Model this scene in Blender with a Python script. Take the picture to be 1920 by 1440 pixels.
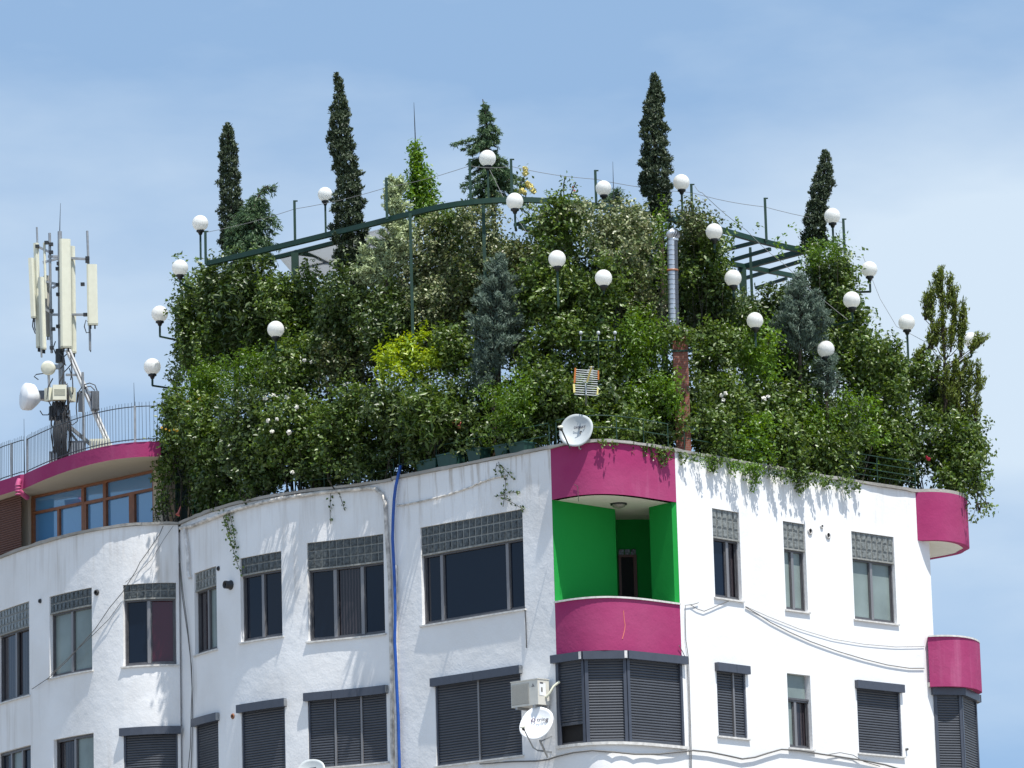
import bpy, math, random
import numpy as np
from mathutils import Vector, Matrix, noise as mnoise

random.seed(7)
RNG = np.random.default_rng(11)
SC = bpy.context.scene
for o in list(bpy.data.objects):
    bpy.data.objects.remove(o)
COL = SC.collection

# ------------------------------------------------------------------ camera
FPX = 8000.0                     # focal length in photo pixels (1920 wide)
PITCH = math.atan(1600 / FPX)
ROLL = 0.027
CAM = np.array([0.0, 0.0, 1.6])
_F = np.array([0, math.cos(PITCH), math.sin(PITCH)])
_R0 = np.array([1.0, 0, 0])
_U0 = np.array([0, -math.sin(PITCH), math.cos(PITCH)])
_R = math.cos(ROLL) * _R0 - math.sin(ROLL) * _U0
_U = math.sin(ROLL) * _R0 + math.cos(ROLL) * _U0
cam_d = bpy.data.cameras.new('camera')
cam = bpy.data.objects.new('camera', cam_d)
COL.objects.link(cam)
cam.matrix_world = Matrix(((_R[0], _U[0], -_F[0], 0), (_R[1], _U[1], -_F[1], 0), (_R[2], _U[2], -_F[2], 1.6), (0, 0, 0, 1)))
cam_d.sensor_width = 36
cam_d.lens = 36 * FPX / 1920
cam_d.clip_start = 1
cam_d.clip_end = 8000
SC.camera = cam

# ------------------------------------------------------------------ light
SUN_AZ = 35.0      # degrees from straight behind the camera towards the right
SUN_EL = 68.0
sx = math.sin(math.radians(SUN_AZ)) * math.cos(math.radians(SUN_EL))
sy = -math.cos(math.radians(SUN_AZ)) * math.cos(math.radians(SUN_EL))
sz = math.sin(math.radians(SUN_EL))
sl = bpy.data.lights.new('sun', 'SUN')
sl.energy = 4.3
sl.angle = math.radians(0.53)
sl.color = (1.0, 0.965, 0.90)
sun = bpy.data.objects.new('sun', sl)
COL.objects.link(sun)
sun.rotation_euler = Vector((sx, sy, sz)).to_track_quat('Z', 'Y').to_euler()

world = bpy.data.worlds.new('World')
SC.world = world
world.use_nodes = True
nt = world.node_tree
nt.nodes.clear()
out = nt.nodes.new('ShaderNodeOutputWorld')
bg = nt.nodes.new('ShaderNodeBackground')
sky = nt.nodes.new('ShaderNodeTexSky')
sky.sky_type = 'NISHITA'
sky.sun_disc = False
sky.sun_elevation = math.radians(SUN_EL)
sky.sun_rotation = math.radians(180 - SUN_AZ)
sky.altitude = 100
sky.air_density = 1.0
sky.dust_density = 0.3
sky.ozone_density = 3.0
geo = nt.nodes.new('ShaderNodeTexCoord')
mp = nt.nodes.new('ShaderNodeMapping')
mp.inputs['Scale'].default_value = (3.2, 3.2, 9.0)
mp.inputs['Location'].default_value = (0.35, 0.0, 0.2)
mp.inputs['Rotation'].default_value = (0, math.radians(14), 0)
nz = nt.nodes.new('ShaderNodeTexNoise')
nz.inputs['Scale'].default_value = 1.6
nz.inputs['Detail'].default_value = 7
nz.inputs['Roughness'].default_value = 0.52
rmp = nt.nodes.new('ShaderNodeValToRGB')
rmp.color_ramp.elements[0].position = 0.43
rmp.color_ramp.elements[0].color = (0, 0, 0, 1)
rmp.color_ramp.elements[1].position = 0.80
rmp.color_ramp.elements[1].color = (1, 1, 1, 1)
mulv = nt.nodes.new('ShaderNodeMath'); mulv.operation = 'MULTIPLY'; mulv.inputs[1].default_value = 0.8
mix = nt.nodes.new('ShaderNodeMixRGB')
mix.inputs['Color2'].default_value = (3.75, 4.35, 4.9, 1)
tint = nt.nodes.new('ShaderNodeMixRGB'); tint.blend_type = 'MULTIPLY'; tint.inputs['Fac'].default_value = 1
tint.inputs['Color2'].default_value = (1.16, 1.08, .94, 1)
svm = nt.nodes.new('ShaderNodeMapping')          # a clear, even sky: the pale band sits lower than in the stock model
svm.inputs['Scale'].default_value = (1, 1, 0.25)
svm.inputs['Location'].default_value = (0, 0, 0.30)
nt.links.new(geo.outputs['Generated'], svm.inputs['Vector'])
nt.links.new(svm.outputs['Vector'], sky.inputs['Vector'])
nt.links.new(geo.outputs['Generated'], mp.inputs['Vector'])
nt.links.new(mp.outputs['Vector'], nz.inputs['Vector'])
sp = nt.nodes.new('ShaderNodeSeparateXYZ')        # a broader veil of cloud low on the right
nt.links.new(geo.outputs['Generated'], sp.inputs[0])
vx = nt.nodes.new('ShaderNodeMapRange'); vx.interpolation_type = 'SMOOTHSTEP'
vx.inputs['From Min'].default_value = 0.01; vx.inputs['From Max'].default_value = 0.12; vx.inputs['To Max'].default_value = 0.55
vz = nt.nodes.new('ShaderNodeMapRange'); vz.interpolation_type = 'SMOOTHSTEP'
vz.inputs['From Min'].default_value = 0.27; vz.inputs['From Max'].default_value = 0.21
vm = nt.nodes.new('ShaderNodeMath'); vm.operation = 'MULTIPLY'
vz2 = nt.nodes.new('ShaderNodeMapRange'); vz2.interpolation_type = 'SMOOTHSTEP'
vz2.inputs['From Min'].default_value = 0.155; vz2.inputs['From Max'].default_value = 0.195
vm2 = nt.nodes.new('ShaderNodeMath'); vm2.operation = 'MULTIPLY'
va = nt.nodes.new('ShaderNodeMath'); va.operation = 'ADD'
nt.links.new(sp.outputs['X'], vx.inputs['Value']); nt.links.new(sp.outputs['Z'], vz.inputs['Value'])
nt.links.new(vx.outputs[0], vm.inputs[0]); nt.links.new(vz.outputs[0], vm.inputs[1])
nt.links.new(sp.outputs['Z'], vz2.inputs['Value']); nt.links.new(vm.outputs[0], vm2.inputs[0]); nt.links.new(vz2.outputs[0], vm2.inputs[1])
nt.links.new(vm2.outputs[0], va.inputs[0]); nt.links.new(nz.outputs['Fac'], va.inputs[1])
nt.links.new(va.outputs[0], rmp.inputs['Fac'])
nt.links.new(rmp.outputs['Color'], mulv.inputs[0])
nt.links.new(mulv.outputs[0], mix.inputs['Fac'])
nt.links.new(sky.outputs['Color'], tint.inputs['Color1'])
nt.links.new(tint.outputs['Color'], mix.inputs['Color1'])
nt.links.new(mix.outputs['Color'], bg.inputs['Color'])
bg.inputs['Strength'].default_value = 0.125
nt.links.new(bg.outputs[0], out.inputs['Surface'])

SC.view_settings.view_transform = 'Standard'
SC.view_settings.look = 'None'
SC.view_settings.exposure = 0.70
SC.view_settings.gamma = 1
SC.render.engine = 'CYCLES'
SC.cycles.max_bounces = 8
SC.cycles.transparent_max_bounces = 8

# ------------------------------------------------------------------ picture <-> place
def ray(px, py):
    u = (px - 960) / FPX
    v = (720 - py) / FPX
    return _F + u * _R + v * _U

def W(px, py, Y):            # point on the ray at depth Y
    d = ray(px, py)
    return CAM + d * (Y / d[1])

def PH(px, py, z):           # point on the ray at height z
    d = ray(px, py)
    return CAM + d * ((z - CAM[2]) / d[2])

# ------------------------------------------------------------------ object helpers
def link(o, parent=None):
    COL.objects.link(o)
    if parent is not None:
        o.parent = parent
        o.matrix_parent_inverse = Matrix.Translation(-parent.location)
    return o

def tag(o, label=None, cat=None, group=None, kind=None):
    if label: o['label'] = label
    if cat: o['category'] = cat
    if group: o['group'] = group
    if kind: o['kind'] = kind
    return o

def thing(name, loc, label, cat, group=None):
    o = bpy.data.objects.new(name, None)
    o.location = Vector([float(c) for c in loc])
    o.empty_display_size = 0.2
    COL.objects.link(o)
    return tag(o, label, cat, group)

class MB:
    def __init__(s):
        s.v = []; s.f = []; s.m = []; s.sm = []
    def add(s, vs, fs, mi=0, smooth=False):
        b = len(s.v)
        s.v.extend([tuple(float(c) for c in p) for p in vs])
        for f in fs:
            s.f.append(tuple(i + b for i in f)); s.m.append(mi); s.sm.append(smooth)
        return s
    def box(s, c, ax, ay, az, mi=0):
        """c centre, ax ay az half-axis vectors"""
        c, ax, ay, az = map(np.asarray, (c, ax, ay, az))
        vs = [c + i * ax + j * ay + k * az for i in (-1, 1) for j in (-1, 1) for k in (-1, 1)]
        fs = [(0, 1, 3, 2), (4, 6, 7, 5), (0, 4, 5, 1), (2, 3, 7, 6), (0, 2, 6, 4), (1, 5, 7, 3)]
        return s.add(vs, fs, mi)
    def bar(s, a, b, w, h, mi=0, up=(0, 0, 1)):
        a = np.asarray(a, float); b = np.asarray(b, float)
        d = b - a; L = np.linalg.norm(d); d /= L
        side = np.cross(d, up); side /= max(1e-9, np.linalg.norm(side))
        u = np.cross(side, d)
        return s.box((a + b) / 2, d * L / 2, side * w / 2, u * h / 2, mi)
    def tube(s, pts, r, n=8, mi=0, caps=True):
        pts = [np.asarray(p, float) for p in pts]
        rs = r if hasattr(r, '__len__') else [r] * len(pts)
        rings = []
        prev = None
        for i, p in enumerate(pts):
            t = pts[min(i + 1, len(pts) - 1)] - pts[max(i - 1, 0)]
            t /= max(1e-9, np.linalg.norm(t))
            if prev is None:
                ref = np.array([0, 0, 1.0]) if abs(t[2]) < .9 else np.array([1.0, 0, 0])
                a = np.cross(t, ref)
            else:
                a = prev - t * np.dot(prev, t)
            a /= max(1e-9, np.linalg.norm(a)); prev = a
            b = np.cross(t, a)
            rings.append([p + rs[i] * (math.cos(2 * math.pi * k / n) * a + math.sin(2 * math.pi * k / n) * b) for k in range(n)])
        vs = [q for ring in rings for q in ring]
        fs = []
        for i in range(len(pts) - 1):
            for k in range(n):
                k2 = (k + 1) % n
                fs.append((i * n + k, i * n + k2, (i + 1) * n + k2, (i + 1) * n + k))
        s.add(vs, fs, mi, True)
        if caps:
            b0 = len(s.v)
            s.add(rings[0] + rings[-1], [tuple(range(n))[::-1], tuple(range(n, 2 * n))], mi)
        return s
    def lathe(s, c, axis, prof, n=20, mi=0, ax=None):
        """prof: list of (distance along axis, radius)"""
        c = np.asarray(c, float); axis = np.asarray(axis, float); axis = axis / np.linalg.norm(axis)
        ref = np.array([0, 0, 1.0]) if abs(axis[2]) < .9 else np.array([1.0, 0, 0])
        a = np.cross(axis, ref); a /= np.linalg.norm(a); b = np.cross(axis, a)
        vs = []
        for (h, r) in prof:
            for k in range(n):
                t = 2 * math.pi * k / n
                vs.append(c + axis * h + r * (math.cos(t) * a + math.sin(t) * b))
        fs = []
        for i in range(len(prof) - 1):
            for k in range(n):
                k2 = (k + 1) % n
                fs.append((i * n + k, i * n + k2, (i + 1) * n + k2, (i + 1) * n + k))
        return s.add(vs, fs, mi, True)
    def prism(s, poly, z0, z1, mi=0, top=True, bottom=True):
        n = len(poly)
        vs = [(p[0], p[1], z0) for p in poly] + [(p[0], p[1], z1) for p in poly]
        fs = [(i, (i + 1) % n, (i + 1) % n + n, i + n) for i in range(n)]
        if bottom: fs.append(tuple(range(n))[::-1])
        if top: fs.append(tuple(range(n, 2 * n)))
        return s.add(vs, fs, mi)
    def sbox(s, seg, s0, s1, z0, z1, o0, o1, step=0.3, mi=0):
        """box following a facade: o = distance out from the wall"""
        n = max(1, int(math.ceil((s1 - s0) / step))) if seg.curved else 1
        vs = []
        for i in range(n + 1):
            t = s0 + (s1 - s0) * i / n
            for (o, z) in ((o0, z0), (o1, z0), (o1, z1), (o0, z1)):
                vs.append(seg.at(t, o, z))
        fs = [(3, 2, 1, 0), (n * 4, n * 4 + 1, n * 4 + 2, n * 4 + 3)]
        for i in range(n):
            for k in range(4):
                k2 = (k + 1) % 4
                fs.append((i * 4 + k, i * 4 + k2, i * 4 + 4 + k2, i * 4 + 4 + k))
        return s.add(vs, fs, mi)
    def sprof(s, seg, s0, s1, prof, step=0.3, mi=0):
        """open profile (o, z) swept along the facade"""
        n = max(1, int(math.ceil((s1 - s0) / step))) if seg.curved else 1
        m = len(prof)
        vs = [seg.at(s0 + (s1 - s0) * i / n, o, z) for i in range(n + 1) for (o, z) in prof]
        fs = [(i * m + k, i * m + k + 1, (i + 1) * m + k + 1, (i + 1) * m + k) for i in range(n) for k in range(m - 1)]
        return s.add(vs, fs, mi)
    def build(s, name, mats, parent=None):
        me = bpy.data.meshes.new(name)
        me.from_pydata(s.v, [], s.f)
        if not isinstance(mats, (list, tuple)): mats = [mats]
        for m in mats: me.materials.append(m)
        me.polygons.foreach_set('material_index', s.m)
        me.polygons.foreach_set('use_smooth', s.sm)
        me.update()
        o = bpy.data.objects.new(name, me)
        return link(o, parent)

def np_mesh(name, V, F3, mat, parent=None):
    """triangles from numpy arrays"""
    me = bpy.data.meshes.new(name)
    nv = len(V); nf = len(F3)
    me.vertices.add(nv); me.vertices.foreach_set('co', np.ascontiguousarray(V, dtype=np.float32).ravel())
    me.loops.add(nf * 3); me.loops.foreach_set('vertex_index', np.ascontiguousarray(F3, dtype=np.int32).ravel())
    me.polygons.add(nf)
    me.polygons.foreach_set('loop_start', np.arange(0, nf * 3, 3, dtype=np.int32))
    me.polygons.foreach_set('loop_total', np.full(nf, 3, dtype=np.int32))
    me.materials.append(mat)
    me.update(calc_edges=True); me.validate()
    o = bpy.data.objects.new(name, me)
    return link(o, parent)

# ------------------------------------------------------------------ materials
def mat_base(name):
    m = bpy.data.materials.new(name); m.use_nodes = True
    n = m.node_tree.nodes; l = m.node_tree.links
    return m, n, l, n['Principled BSDF']

def simple(name, col, rough=0.6, metal=0.0, noise=0.0, nscale=8.0, bump=0.0, spec=0.5, ior=None, bscale=40):
    m, n, l, p = mat_base(name)
    p.inputs['Base Color'].default_value = (*col, 1)
    p.inputs['Roughness'].default_value = rough
    p.inputs['Metallic'].default_value = metal
    p.inputs['Specular IOR Level'].default_value = spec
    if ior: p.inputs['IOR'].default_value = ior
    tc = n.new('ShaderNodeTexCoord')
    if noise > 0:
        t = n.new('ShaderNodeTexNoise'); t.inputs['Scale'].default_value = nscale; t.inputs['Detail'].default_value = 6
        mr = n.new('ShaderNodeMapRange')
        mr.inputs['From Min'].default_value = 0.3; mr.inputs['From Max'].default_value = 0.7
        mr.inputs['To Min'].default_value = 1 - noise; mr.inputs['To Max'].default_value = 1 + noise * .5
        mx = n.new('ShaderNodeMixRGB'); mx.blend_type = 'MULTIPLY'; mx.inputs['Fac'].default_value = 1
        mx.inputs['Color1'].default_value = (*col, 1)
        l.new(tc.outputs['Object'], t.inputs['Vector']); l.new(t.outputs['Fac'], mr.inputs['Value'])
        l.new(mr.outputs[0], mx.inputs['Color2']); l.new(mx.outputs[0], p.inputs['Base Color'])
    if bump > 0:
        t2 = n.new('ShaderNodeTexNoise'); t2.inputs['Scale'].default_value = bscale; t2.inputs['Detail'].default_value = 5
        b = n.new('ShaderNodeBump'); b.inputs['Strength'].default_value = bump; b.inputs['Distance'].default_value = 0.02
        l.new(tc.outputs['Object'], t2.inputs['Vector']); l.new(t2.outputs['Fac'], b.inputs['Height'])
        l.new(b.outputs[0], p.inputs['Normal'])
    return m

def plaster(name, col, dirt=0.35, dirt_col=(0.33, 0.27, 0.2), bump=0.35, streak=0.3, edge=0.0):
    m, n, l, p = mat_base(name)
    p.inputs['Roughness'].default_value = 0.9
    p.inputs['Specular IOR Level'].default_value = 0.2
    tc = n.new('ShaderNodeTexCoord')
    # large blotches
    t1 = n.new('ShaderNodeTexNoise'); t1.inputs['Scale'].default_value = 0.7; t1.inputs['Detail'].default_value = 8
    r1 = n.new('ShaderNodeMapRange'); r1.inputs['From Min'].default_value = .35; r1.inputs['From Max'].default_value = .75
    r1.inputs['To Min'].default_value = 0; r1.inputs['To Max'].default_value = dirt * .25
    # vertical rain streaks
    mpn = n.new('ShaderNodeMapping'); mpn.inputs['Scale'].default_value = (5, 5, 0.35)
    t2 = n.new('ShaderNodeTexNoise'); t2.inputs['Scale'].default_value = 1.0; t2.inputs['Detail'].default_value = 6
    r2 = n.new('ShaderNodeMapRange'); r2.inputs['From Min'].default_value = .55; r2.inputs['From Max'].default_value = .85
    r2.inputs['To Min'].default_value = 0; r2.inputs['To Max'].default_value = streak
    t3 = n.new('ShaderNodeTexNoise'); t3.inputs['Scale'].default_value = 0.35
    r3 = n.new('ShaderNodeMapRange'); r3.inputs['From Min'].default_value = .48; r3.inputs['From Max'].default_value = .7
    mm = n.new('ShaderNodeMath'); mm.operation = 'MULTIPLY'
    ad = n.new('ShaderNodeMath'); ad.operation = 'ADD'; ad.use_clamp = True
    mx = n.new('ShaderNodeMixRGB')
    mx.inputs['Color1'].default_value = (*col, 1); mx.inputs['Color2'].default_value = (*dirt_col, 1)
    l.new(tc.outputs['Object'], t1.inputs['Vector']); l.new(t1.outputs['Fac'], r1.inputs['Value'])
    l.new(tc.outputs['Object'], mpn.inputs['Vector']); l.new(mpn.outputs[0], t2.inputs['Vector'])
    l.new(t2.outputs['Fac'], r2.inputs['Value']); l.new(tc.outputs['Object'], t3.inputs['Vector'])
    l.new(t3.outputs['Fac'], r3.inputs['Value']); l.new(r2.outputs[0], mm.inputs[0]); l.new(r3.outputs[0], mm.inputs[1])
    l.new(r1.outputs[0], ad.inputs[0]); l.new(mm.outputs[0], ad.inputs[1]); l.new(ad.outputs[0], mx.inputs['Fac'])
    if edge > 0:            # brown run-off stains below the roof edge
        se = n.new('ShaderNodeSeparateXYZ'); me_ = n.new('ShaderNodeMapRange'); me_.interpolation_type = 'SMOOTHSTEP'
        me_.inputs['From Min'].default_value = 15.3; me_.inputs['From Max'].default_value = 17.0
        mp2 = n.new('ShaderNodeMapping'); mp2.inputs['Scale'].default_value = (7, 7, 0.5)
        t5 = n.new('ShaderNodeTexNoise'); t5.inputs['Scale'].default_value = 1.0; t5.inputs['Detail'].default_value = 8; t5.inputs['Roughness'].default_value = .65
        r5 = n.new('ShaderNodeMapRange'); r5.inputs['From Min'].default_value = .5; r5.inputs['From Max'].default_value = .72; r5.inputs['To Max'].default_value = edge
        m5 = n.new('ShaderNodeMath'); m5.operation = 'MULTIPLY'; mx5 = n.new('ShaderNodeMixRGB'); mx5.inputs['Color2'].default_value = (.30, .23, .16, 1)
        l.new(tc.outputs['Object'], se.inputs[0]); l.new(se.outputs['Z'], me_.inputs['Value']); l.new(tc.outputs['Object'], mp2.inputs[0]); l.new(mp2.outputs[0], t5.inputs['Vector'])
        l.new(t5.outputs['Fac'], r5.inputs['Value']); l.new(r5.outputs[0], m5.inputs[0]); l.new(me_.outputs[0], m5.inputs[1]); l.new(m5.outputs[0], mx5.inputs['Fac'])
        l.new(mx.outputs[0], mx5.inputs['Color1']); mx = mx5
    l.new(mx.outputs[0], p.inputs['Base Color'])
    # trowelled render: coarse + fine bump
    b1 = n.new('ShaderNodeTexNoise'); b1.inputs['Scale'].default_value = 2.4; b1.inputs['Detail'].default_value = 6; b1.inputs['Roughness'].default_value = .62
    b2 = n.new('ShaderNodeTexNoise'); b2.inputs['Scale'].default_value = 22; b2.inputs['Detail'].default_value = 4
    am = n.new('ShaderNodeMath'); am.operation = 'MULTIPLY_ADD'; am.inputs[1].default_value = 0.12
    bp = n.new('ShaderNodeBump'); bp.inputs['Strength'].default_value = bump; bp.inputs['Distance'].default_value = 0.045
    l.new(tc.outputs['Object'], b1.inputs['Vector']); l.new(tc.outputs['Object'], b2.inputs['Vector'])
    l.new(b2.outputs['Fac'], am.inputs[0]); l.new(b1.outputs['Fac'], am.inputs[2])
    l.new(am.outputs[0], bp.inputs['Height']); l.new(bp.outputs[0], p.inputs['Normal'])
    return m

def leafmat(name, cols, trans=0.35, rough=0.42, spec=0.5):
    """leaf colour picked at random per leaf from a ramp of cols"""
    m = bpy.data.materials.new(name); m.use_nodes = True
    n = m.node_tree.nodes; l = m.node_tree.links
    p = n['Principled BSDF']; outn = n['Material Output']
    g = n.new('ShaderNodeNewGeometry')
    r = n.new('ShaderNodeValToRGB')
    els = r.color_ramp.elements
    while len(els) < len(cols): els.new(0.5)
    for i, c in enumerate(cols):
        els[i].position = i / max(1, len(cols) - 1); els[i].color = (*c, 1)
    l.new(g.outputs['Random Per Island'], r.inputs['Fac'])
    l.new(r.outputs[0], p.inputs['Base Color'])
    p.inputs['Roughness'].default_value = rough
    p.inputs['Specular IOR Level'].default_value = spec
    tr = n.new('ShaderNodeBsdfTranslucent')
    hs = n.new('ShaderNodeHueSaturation'); hs.inputs['Saturation'].default_value = 1.15; hs.inputs['Value'].default_value = 1.5
    hs.inputs['Hue'].default_value = 0.485
    l.new(r.outputs[0], hs.inputs['Color']); l.new(hs.outputs[0], tr.inputs['Color'])
    ms = n.new('ShaderNodeMixShader'); ms.inputs['Fac'].default_value = trans
    l.new(p.outputs[0], ms.inputs[1]); l.new(tr.outputs[0], ms.inputs[2]); l.new(ms.outputs[0], outn.inputs['Surface'])
    return m

M = {}
M['white'] = plaster('white_plaster', (0.78, 0.78, 0.785), dirt=.5, streak=.25, bump=.28, edge=.25)
M['white_left'] = plaster('white_plaster_weathered', (0.80, 0.80, 0.805), dirt=.9, streak=.6, bump=.38, edge=.3)
M['white_stained'] = plaster('white_plaster_stained', (0.80, 0.80, 0.805), dirt=.9, streak=.7, bump=.38, edge=.85)
M['magenta'] = plaster('magenta_plaster', (0.30, 0.029, 0.115), dirt=.9, dirt_col=(.46, .16, .27), bump=.4, streak=.5)
M['green_wall'] = plaster('green_plaster', (0.012, 0.27, 0.045), dirt=.2, dirt_col=(.02, .3, .05), bump=.15, streak=.05)
M['soffit'] = plaster('soffit_plaster', (0.72, 0.70, 0.62), dirt=.3, bump=.2)
M['beige'] = plaster('beige_plaster', (0.55, 0.48, 0.38), dirt=.5, bump=.2)
M['coping'] = plaster('old_coping', (0.42, 0.40, 0.37), dirt=2.2, dirt_col=(.09, .08, .065), bump=.8, streak=.8)
M['sill'] = simple('marble_sill', (.62, .60, .57), .5, noise=.25, nscale=12)
M['frame'] = simple('dark_aluminium', (.11, .108, .115), .4, .3, noise=.15)
M['frame_hi'] = simple('grey_aluminium', (.22, .215, .22), .4, .35)
M['shutter'] = simple('slate_shutter', (.060, .066, .080), .45, 0, noise=.12, nscale=3)
M['shutter_box'] = simple('slate_box', (.055, .063, .085), .4, noise=.1)
M['navy'] = simple('dark_glass', (.004, .008, .018), .06, spec=.35)
M['frost'] = simple('frosted_glass', (.20, .245, .235), .22, spec=.5, noise=.25, nscale=1.2)
M['curtain'] = simple('dark_curtain_glass', (.018, .014, .018), .1, spec=.5)
for mm_ in ('curtain',):     # curtain behind the glass, shade of its folds painted as stripes
    n_ = M[mm_].node_tree.nodes; l_ = M[mm_].node_tree.links; tc_ = n_.new('ShaderNodeTexCoord'); wv = n_.new('ShaderNodeTexWave'); wv.inputs['Scale'].default_value = 5; wv.inputs['Distortion'].default_value = 1.5
    rp = n_.new('ShaderNodeValToRGB'); rp.color_ramp.elements[0].color = (.008, .007, .010, 1); rp.color_ramp.elements[1].color = (.045, .036, .040, 1)
    l_.new(tc_.outputs['Object'], wv.inputs['Vector']); l_.new(wv.outputs['Fac'], rp.inputs['Fac']); l_.new(rp.outputs[0], n_['Principled BSDF'].inputs['Base Color'])
M['red_curtain'] = simple('red_curtain_glass', (.06, .008, .018), .1, spec=.5)
M['black'] = simple('unlit_black', (.008, .007, .007), .8)  # flat black standing in for the unlit depth behind openings
M['mortar'] = simple('block_mortar', (.26, .265, .25), .8, noise=.3, nscale=20)
M['block'] = simple('glass_block', (.075, .082, .08), .16, noise=.7, nscale=16, bump=.6, bscale=18)
M['block_light'] = simple('glass_block_pale', (.19, .20, .19), .2, noise=.5, nscale=16, bump=.6, bscale=18)  # paler copy; on the right front sunlight is put into this colour
M['brown'] = simple('brown_frame', (.28, .11, .05), .45, noise=.2)
M['sky_glass'] = simple('sky_reflection_glass', (.11, .29, .52), .05, spec=.9, ior=1.9)  # sky reflection painted into the blue base colour
M['brown_shutter'] = simple('brown_shutter', (.095, .028, .014), .5)
M['steel'] = simple('galvanised', (.33, .34, .35), .45, .55, noise=.2)
M['cream'] = simple('cream_plastic', (.66, .65, .52), .5, noise=.06)
M['cream_dark'] = simple('cream_vent', (.38, .38, .30), .55)
M['dish'] = simple('dish_white', (.44, .47, .48), .45, noise=.12, nscale=5)
M['dish2'] = simple('dish_white_clean', (.78, .79, .80), .4, noise=.06)
M['black_metal'] = simple('black_metal', (.018, .02, .022), .45)
M['cable'] = simple('cable', (.03, .03, .032), .6)
M['cable_grey'] = simple('grey_cable', (.13, .125, .12), .7)
M['wire'] = simple('thin_wire', (.16, .16, .16), .6)
M['green_metal'] = simple('green_paint', (.003, .034, .020), .6, noise=.2)
M['green_sheet'] = simple('green_sheet', (.012, .22, .07), .4)
M['globe'] = None
M['pipe'] = simple('white_pipe', (.66, .64, .62), .55, noise=.35, nscale=9)
M['dirty_pipe'] = simple('dirty_pipe', (.64, .60, .55), .65, noise=.6, nscale=7)
M['hose'] = simple('blue_hose', (.012, .075, .34), .35, noise=.2)
M['flue'] = simple('flue_steel', (.50, .52, .55), .36, .7, noise=.15)
M['dark_steel'] = simple('dark_steel', (.12, .12, .125), .35, .8)
M['fence'] = simple('fence_paint', (.035, .045, .055), .5)
M['ac'] = simple('ac_ivory', (.62, .60, .54), .5, noise=.08)
M['ac_grill'] = simple('ac_grill', (.33, .32, .29), .6)
M['ink'] = simple('ink', (.025, .018, .035), .5)
M['planter'] = simple('planter_green', (.012, .055, .045), .55, noise=.2)
M['bark'] = simple('bark', (.055, .038, .026), .9, noise=.5, nscale=20, bump=.5)
M['twig'] = simple('twig', (.035, .03, .02), .8)
M['deck'] = simple('roof_deck', (.18, .17, .16), .9, noise=.3)
M['ground'] = simple('bounce_ground', (.25, .235, .21), .95, noise=.4, nscale=.3)  # tone raised so the unseen ground bounces warm fill onto shaded walls
M['corr'] = leafmat('corrugated_sheet', [(.45, .47, .50), (.47, .49, .52)], trans=.6)
M['orange'] = simple('orange_plastic', (.45, .13, .02), .5)
M['petal_white'] = simple('petal_white', (.75, .73, .66), .6)
M['petal_yellow'] = simple('petal_yellow', (.72, .62, .22), .6)
M['petal_orange'] = simple('petal_gold', (.60, .38, .03), .6)
M['petal_red'] = simple('petal_red', (.50, .02, .06), .6)
M['petal_pink'] = simple('petal_pink', (.60, .16, .13), .6)
def globe_mat():
    m = bpy.data.materials.new('opal_globe'); m.use_nodes = True
    n = m.node_tree.nodes; l = m.node_tree.links
    p = n['Principled BSDF']; p.inputs['Base Color'].default_value = (.90, .90, .88, 1); p.inputs['Roughness'].default_value = .3
    tr = n.new('ShaderNodeBsdfTranslucent'); tr.inputs['Color'].default_value = (.9, .9, .87, 1)
    ms = n.new('ShaderNodeMixShader'); ms.inputs['Fac'].default_value = .5
    l.new(p.outputs[0], ms.inputs[1]); l.new(tr.outputs[0], ms.inputs[2]); l.new(ms.outputs[0], n['Material Output'].inputs['Surface'])
    return m
M['globe'] = globe_mat()
def brick_mat():
    m, n, l, p = mat_base('old_brick')
    tc = n.new('ShaderNodeTexCoord'); mp_ = n.new('ShaderNodeMapping'); mp_.inputs['Rotation'].default_value = (math.radians(90), 0, 0)
    b = n.new('ShaderNodeTexBrick'); b.inputs['Scale'].default_value = 5.2
    b.inputs['Color1'].default_value = (.25, .085, .055, 1); b.inputs['Color2'].default_value = (.17, .055, .04, 1); b.inputs['Mortar'].default_value = (.22, .17, .14, 1)
    b.inputs['Mortar Size'].default_value = .015
    l.new(tc.outputs['Object'], mp_.inputs[0]); l.new(mp_.outputs[0], b.inputs['Vector']); l.new(b.outputs['Color'], p.inputs['Base Color'])
    p.inputs['Roughness'].default_value = .9
    return m
M['brick'] = brick_mat()
M['L_mid'] = leafmat('leaf_mid', [(.032, .064, .009), (.062, .118, .016), (.125, .19, .034), (.043, .085, .011), (.20, .26, .09)], trans=.25, rough=.40, spec=.5)
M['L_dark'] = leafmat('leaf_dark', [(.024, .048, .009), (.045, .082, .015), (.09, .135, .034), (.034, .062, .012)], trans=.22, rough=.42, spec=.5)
M['L_bright'] = leafmat('leaf_bright', [(.05, .11, .008), (.10, .19, .016), (.075, .14, .012)], trans=.3)
M['L_pale'] = leafmat('leaf_pale', [(.045, .08, .02), (.20, .24, .10), (.40, .41, .24), (.045, .08, .02), (.12, .16, .05)], trans=.18)
M['L_yellow'] = leafmat('leaf_yellow', [(.22, .33, .02), (.38, .47, .03), (.15, .26, .02)], trans=.3)
M['L_lime'] = leafmat('leaf_lime', [(.07, .16, .012), (.13, .24, .022), (.09, .17, .016)], trans=.3)
M['L_rust'] = leafmat('leaf_rust', [(.035, .07, .015), (.10, .10, .04), (.06, .11, .02), (.20, .22, .10)], trans=.2)
M['N_cypress'] = leafmat('needle_cypress', [(.022, .038, .018), (.042, .066, .030), (.07, .10, .045)], trans=.12, rough=.6)
M['N_cedar'] = leafmat('needle_cedar', [(.045, .095, .04), (.09, .15, .07), (.065, .12, .055)], trans=.25, rough=.6)
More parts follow.
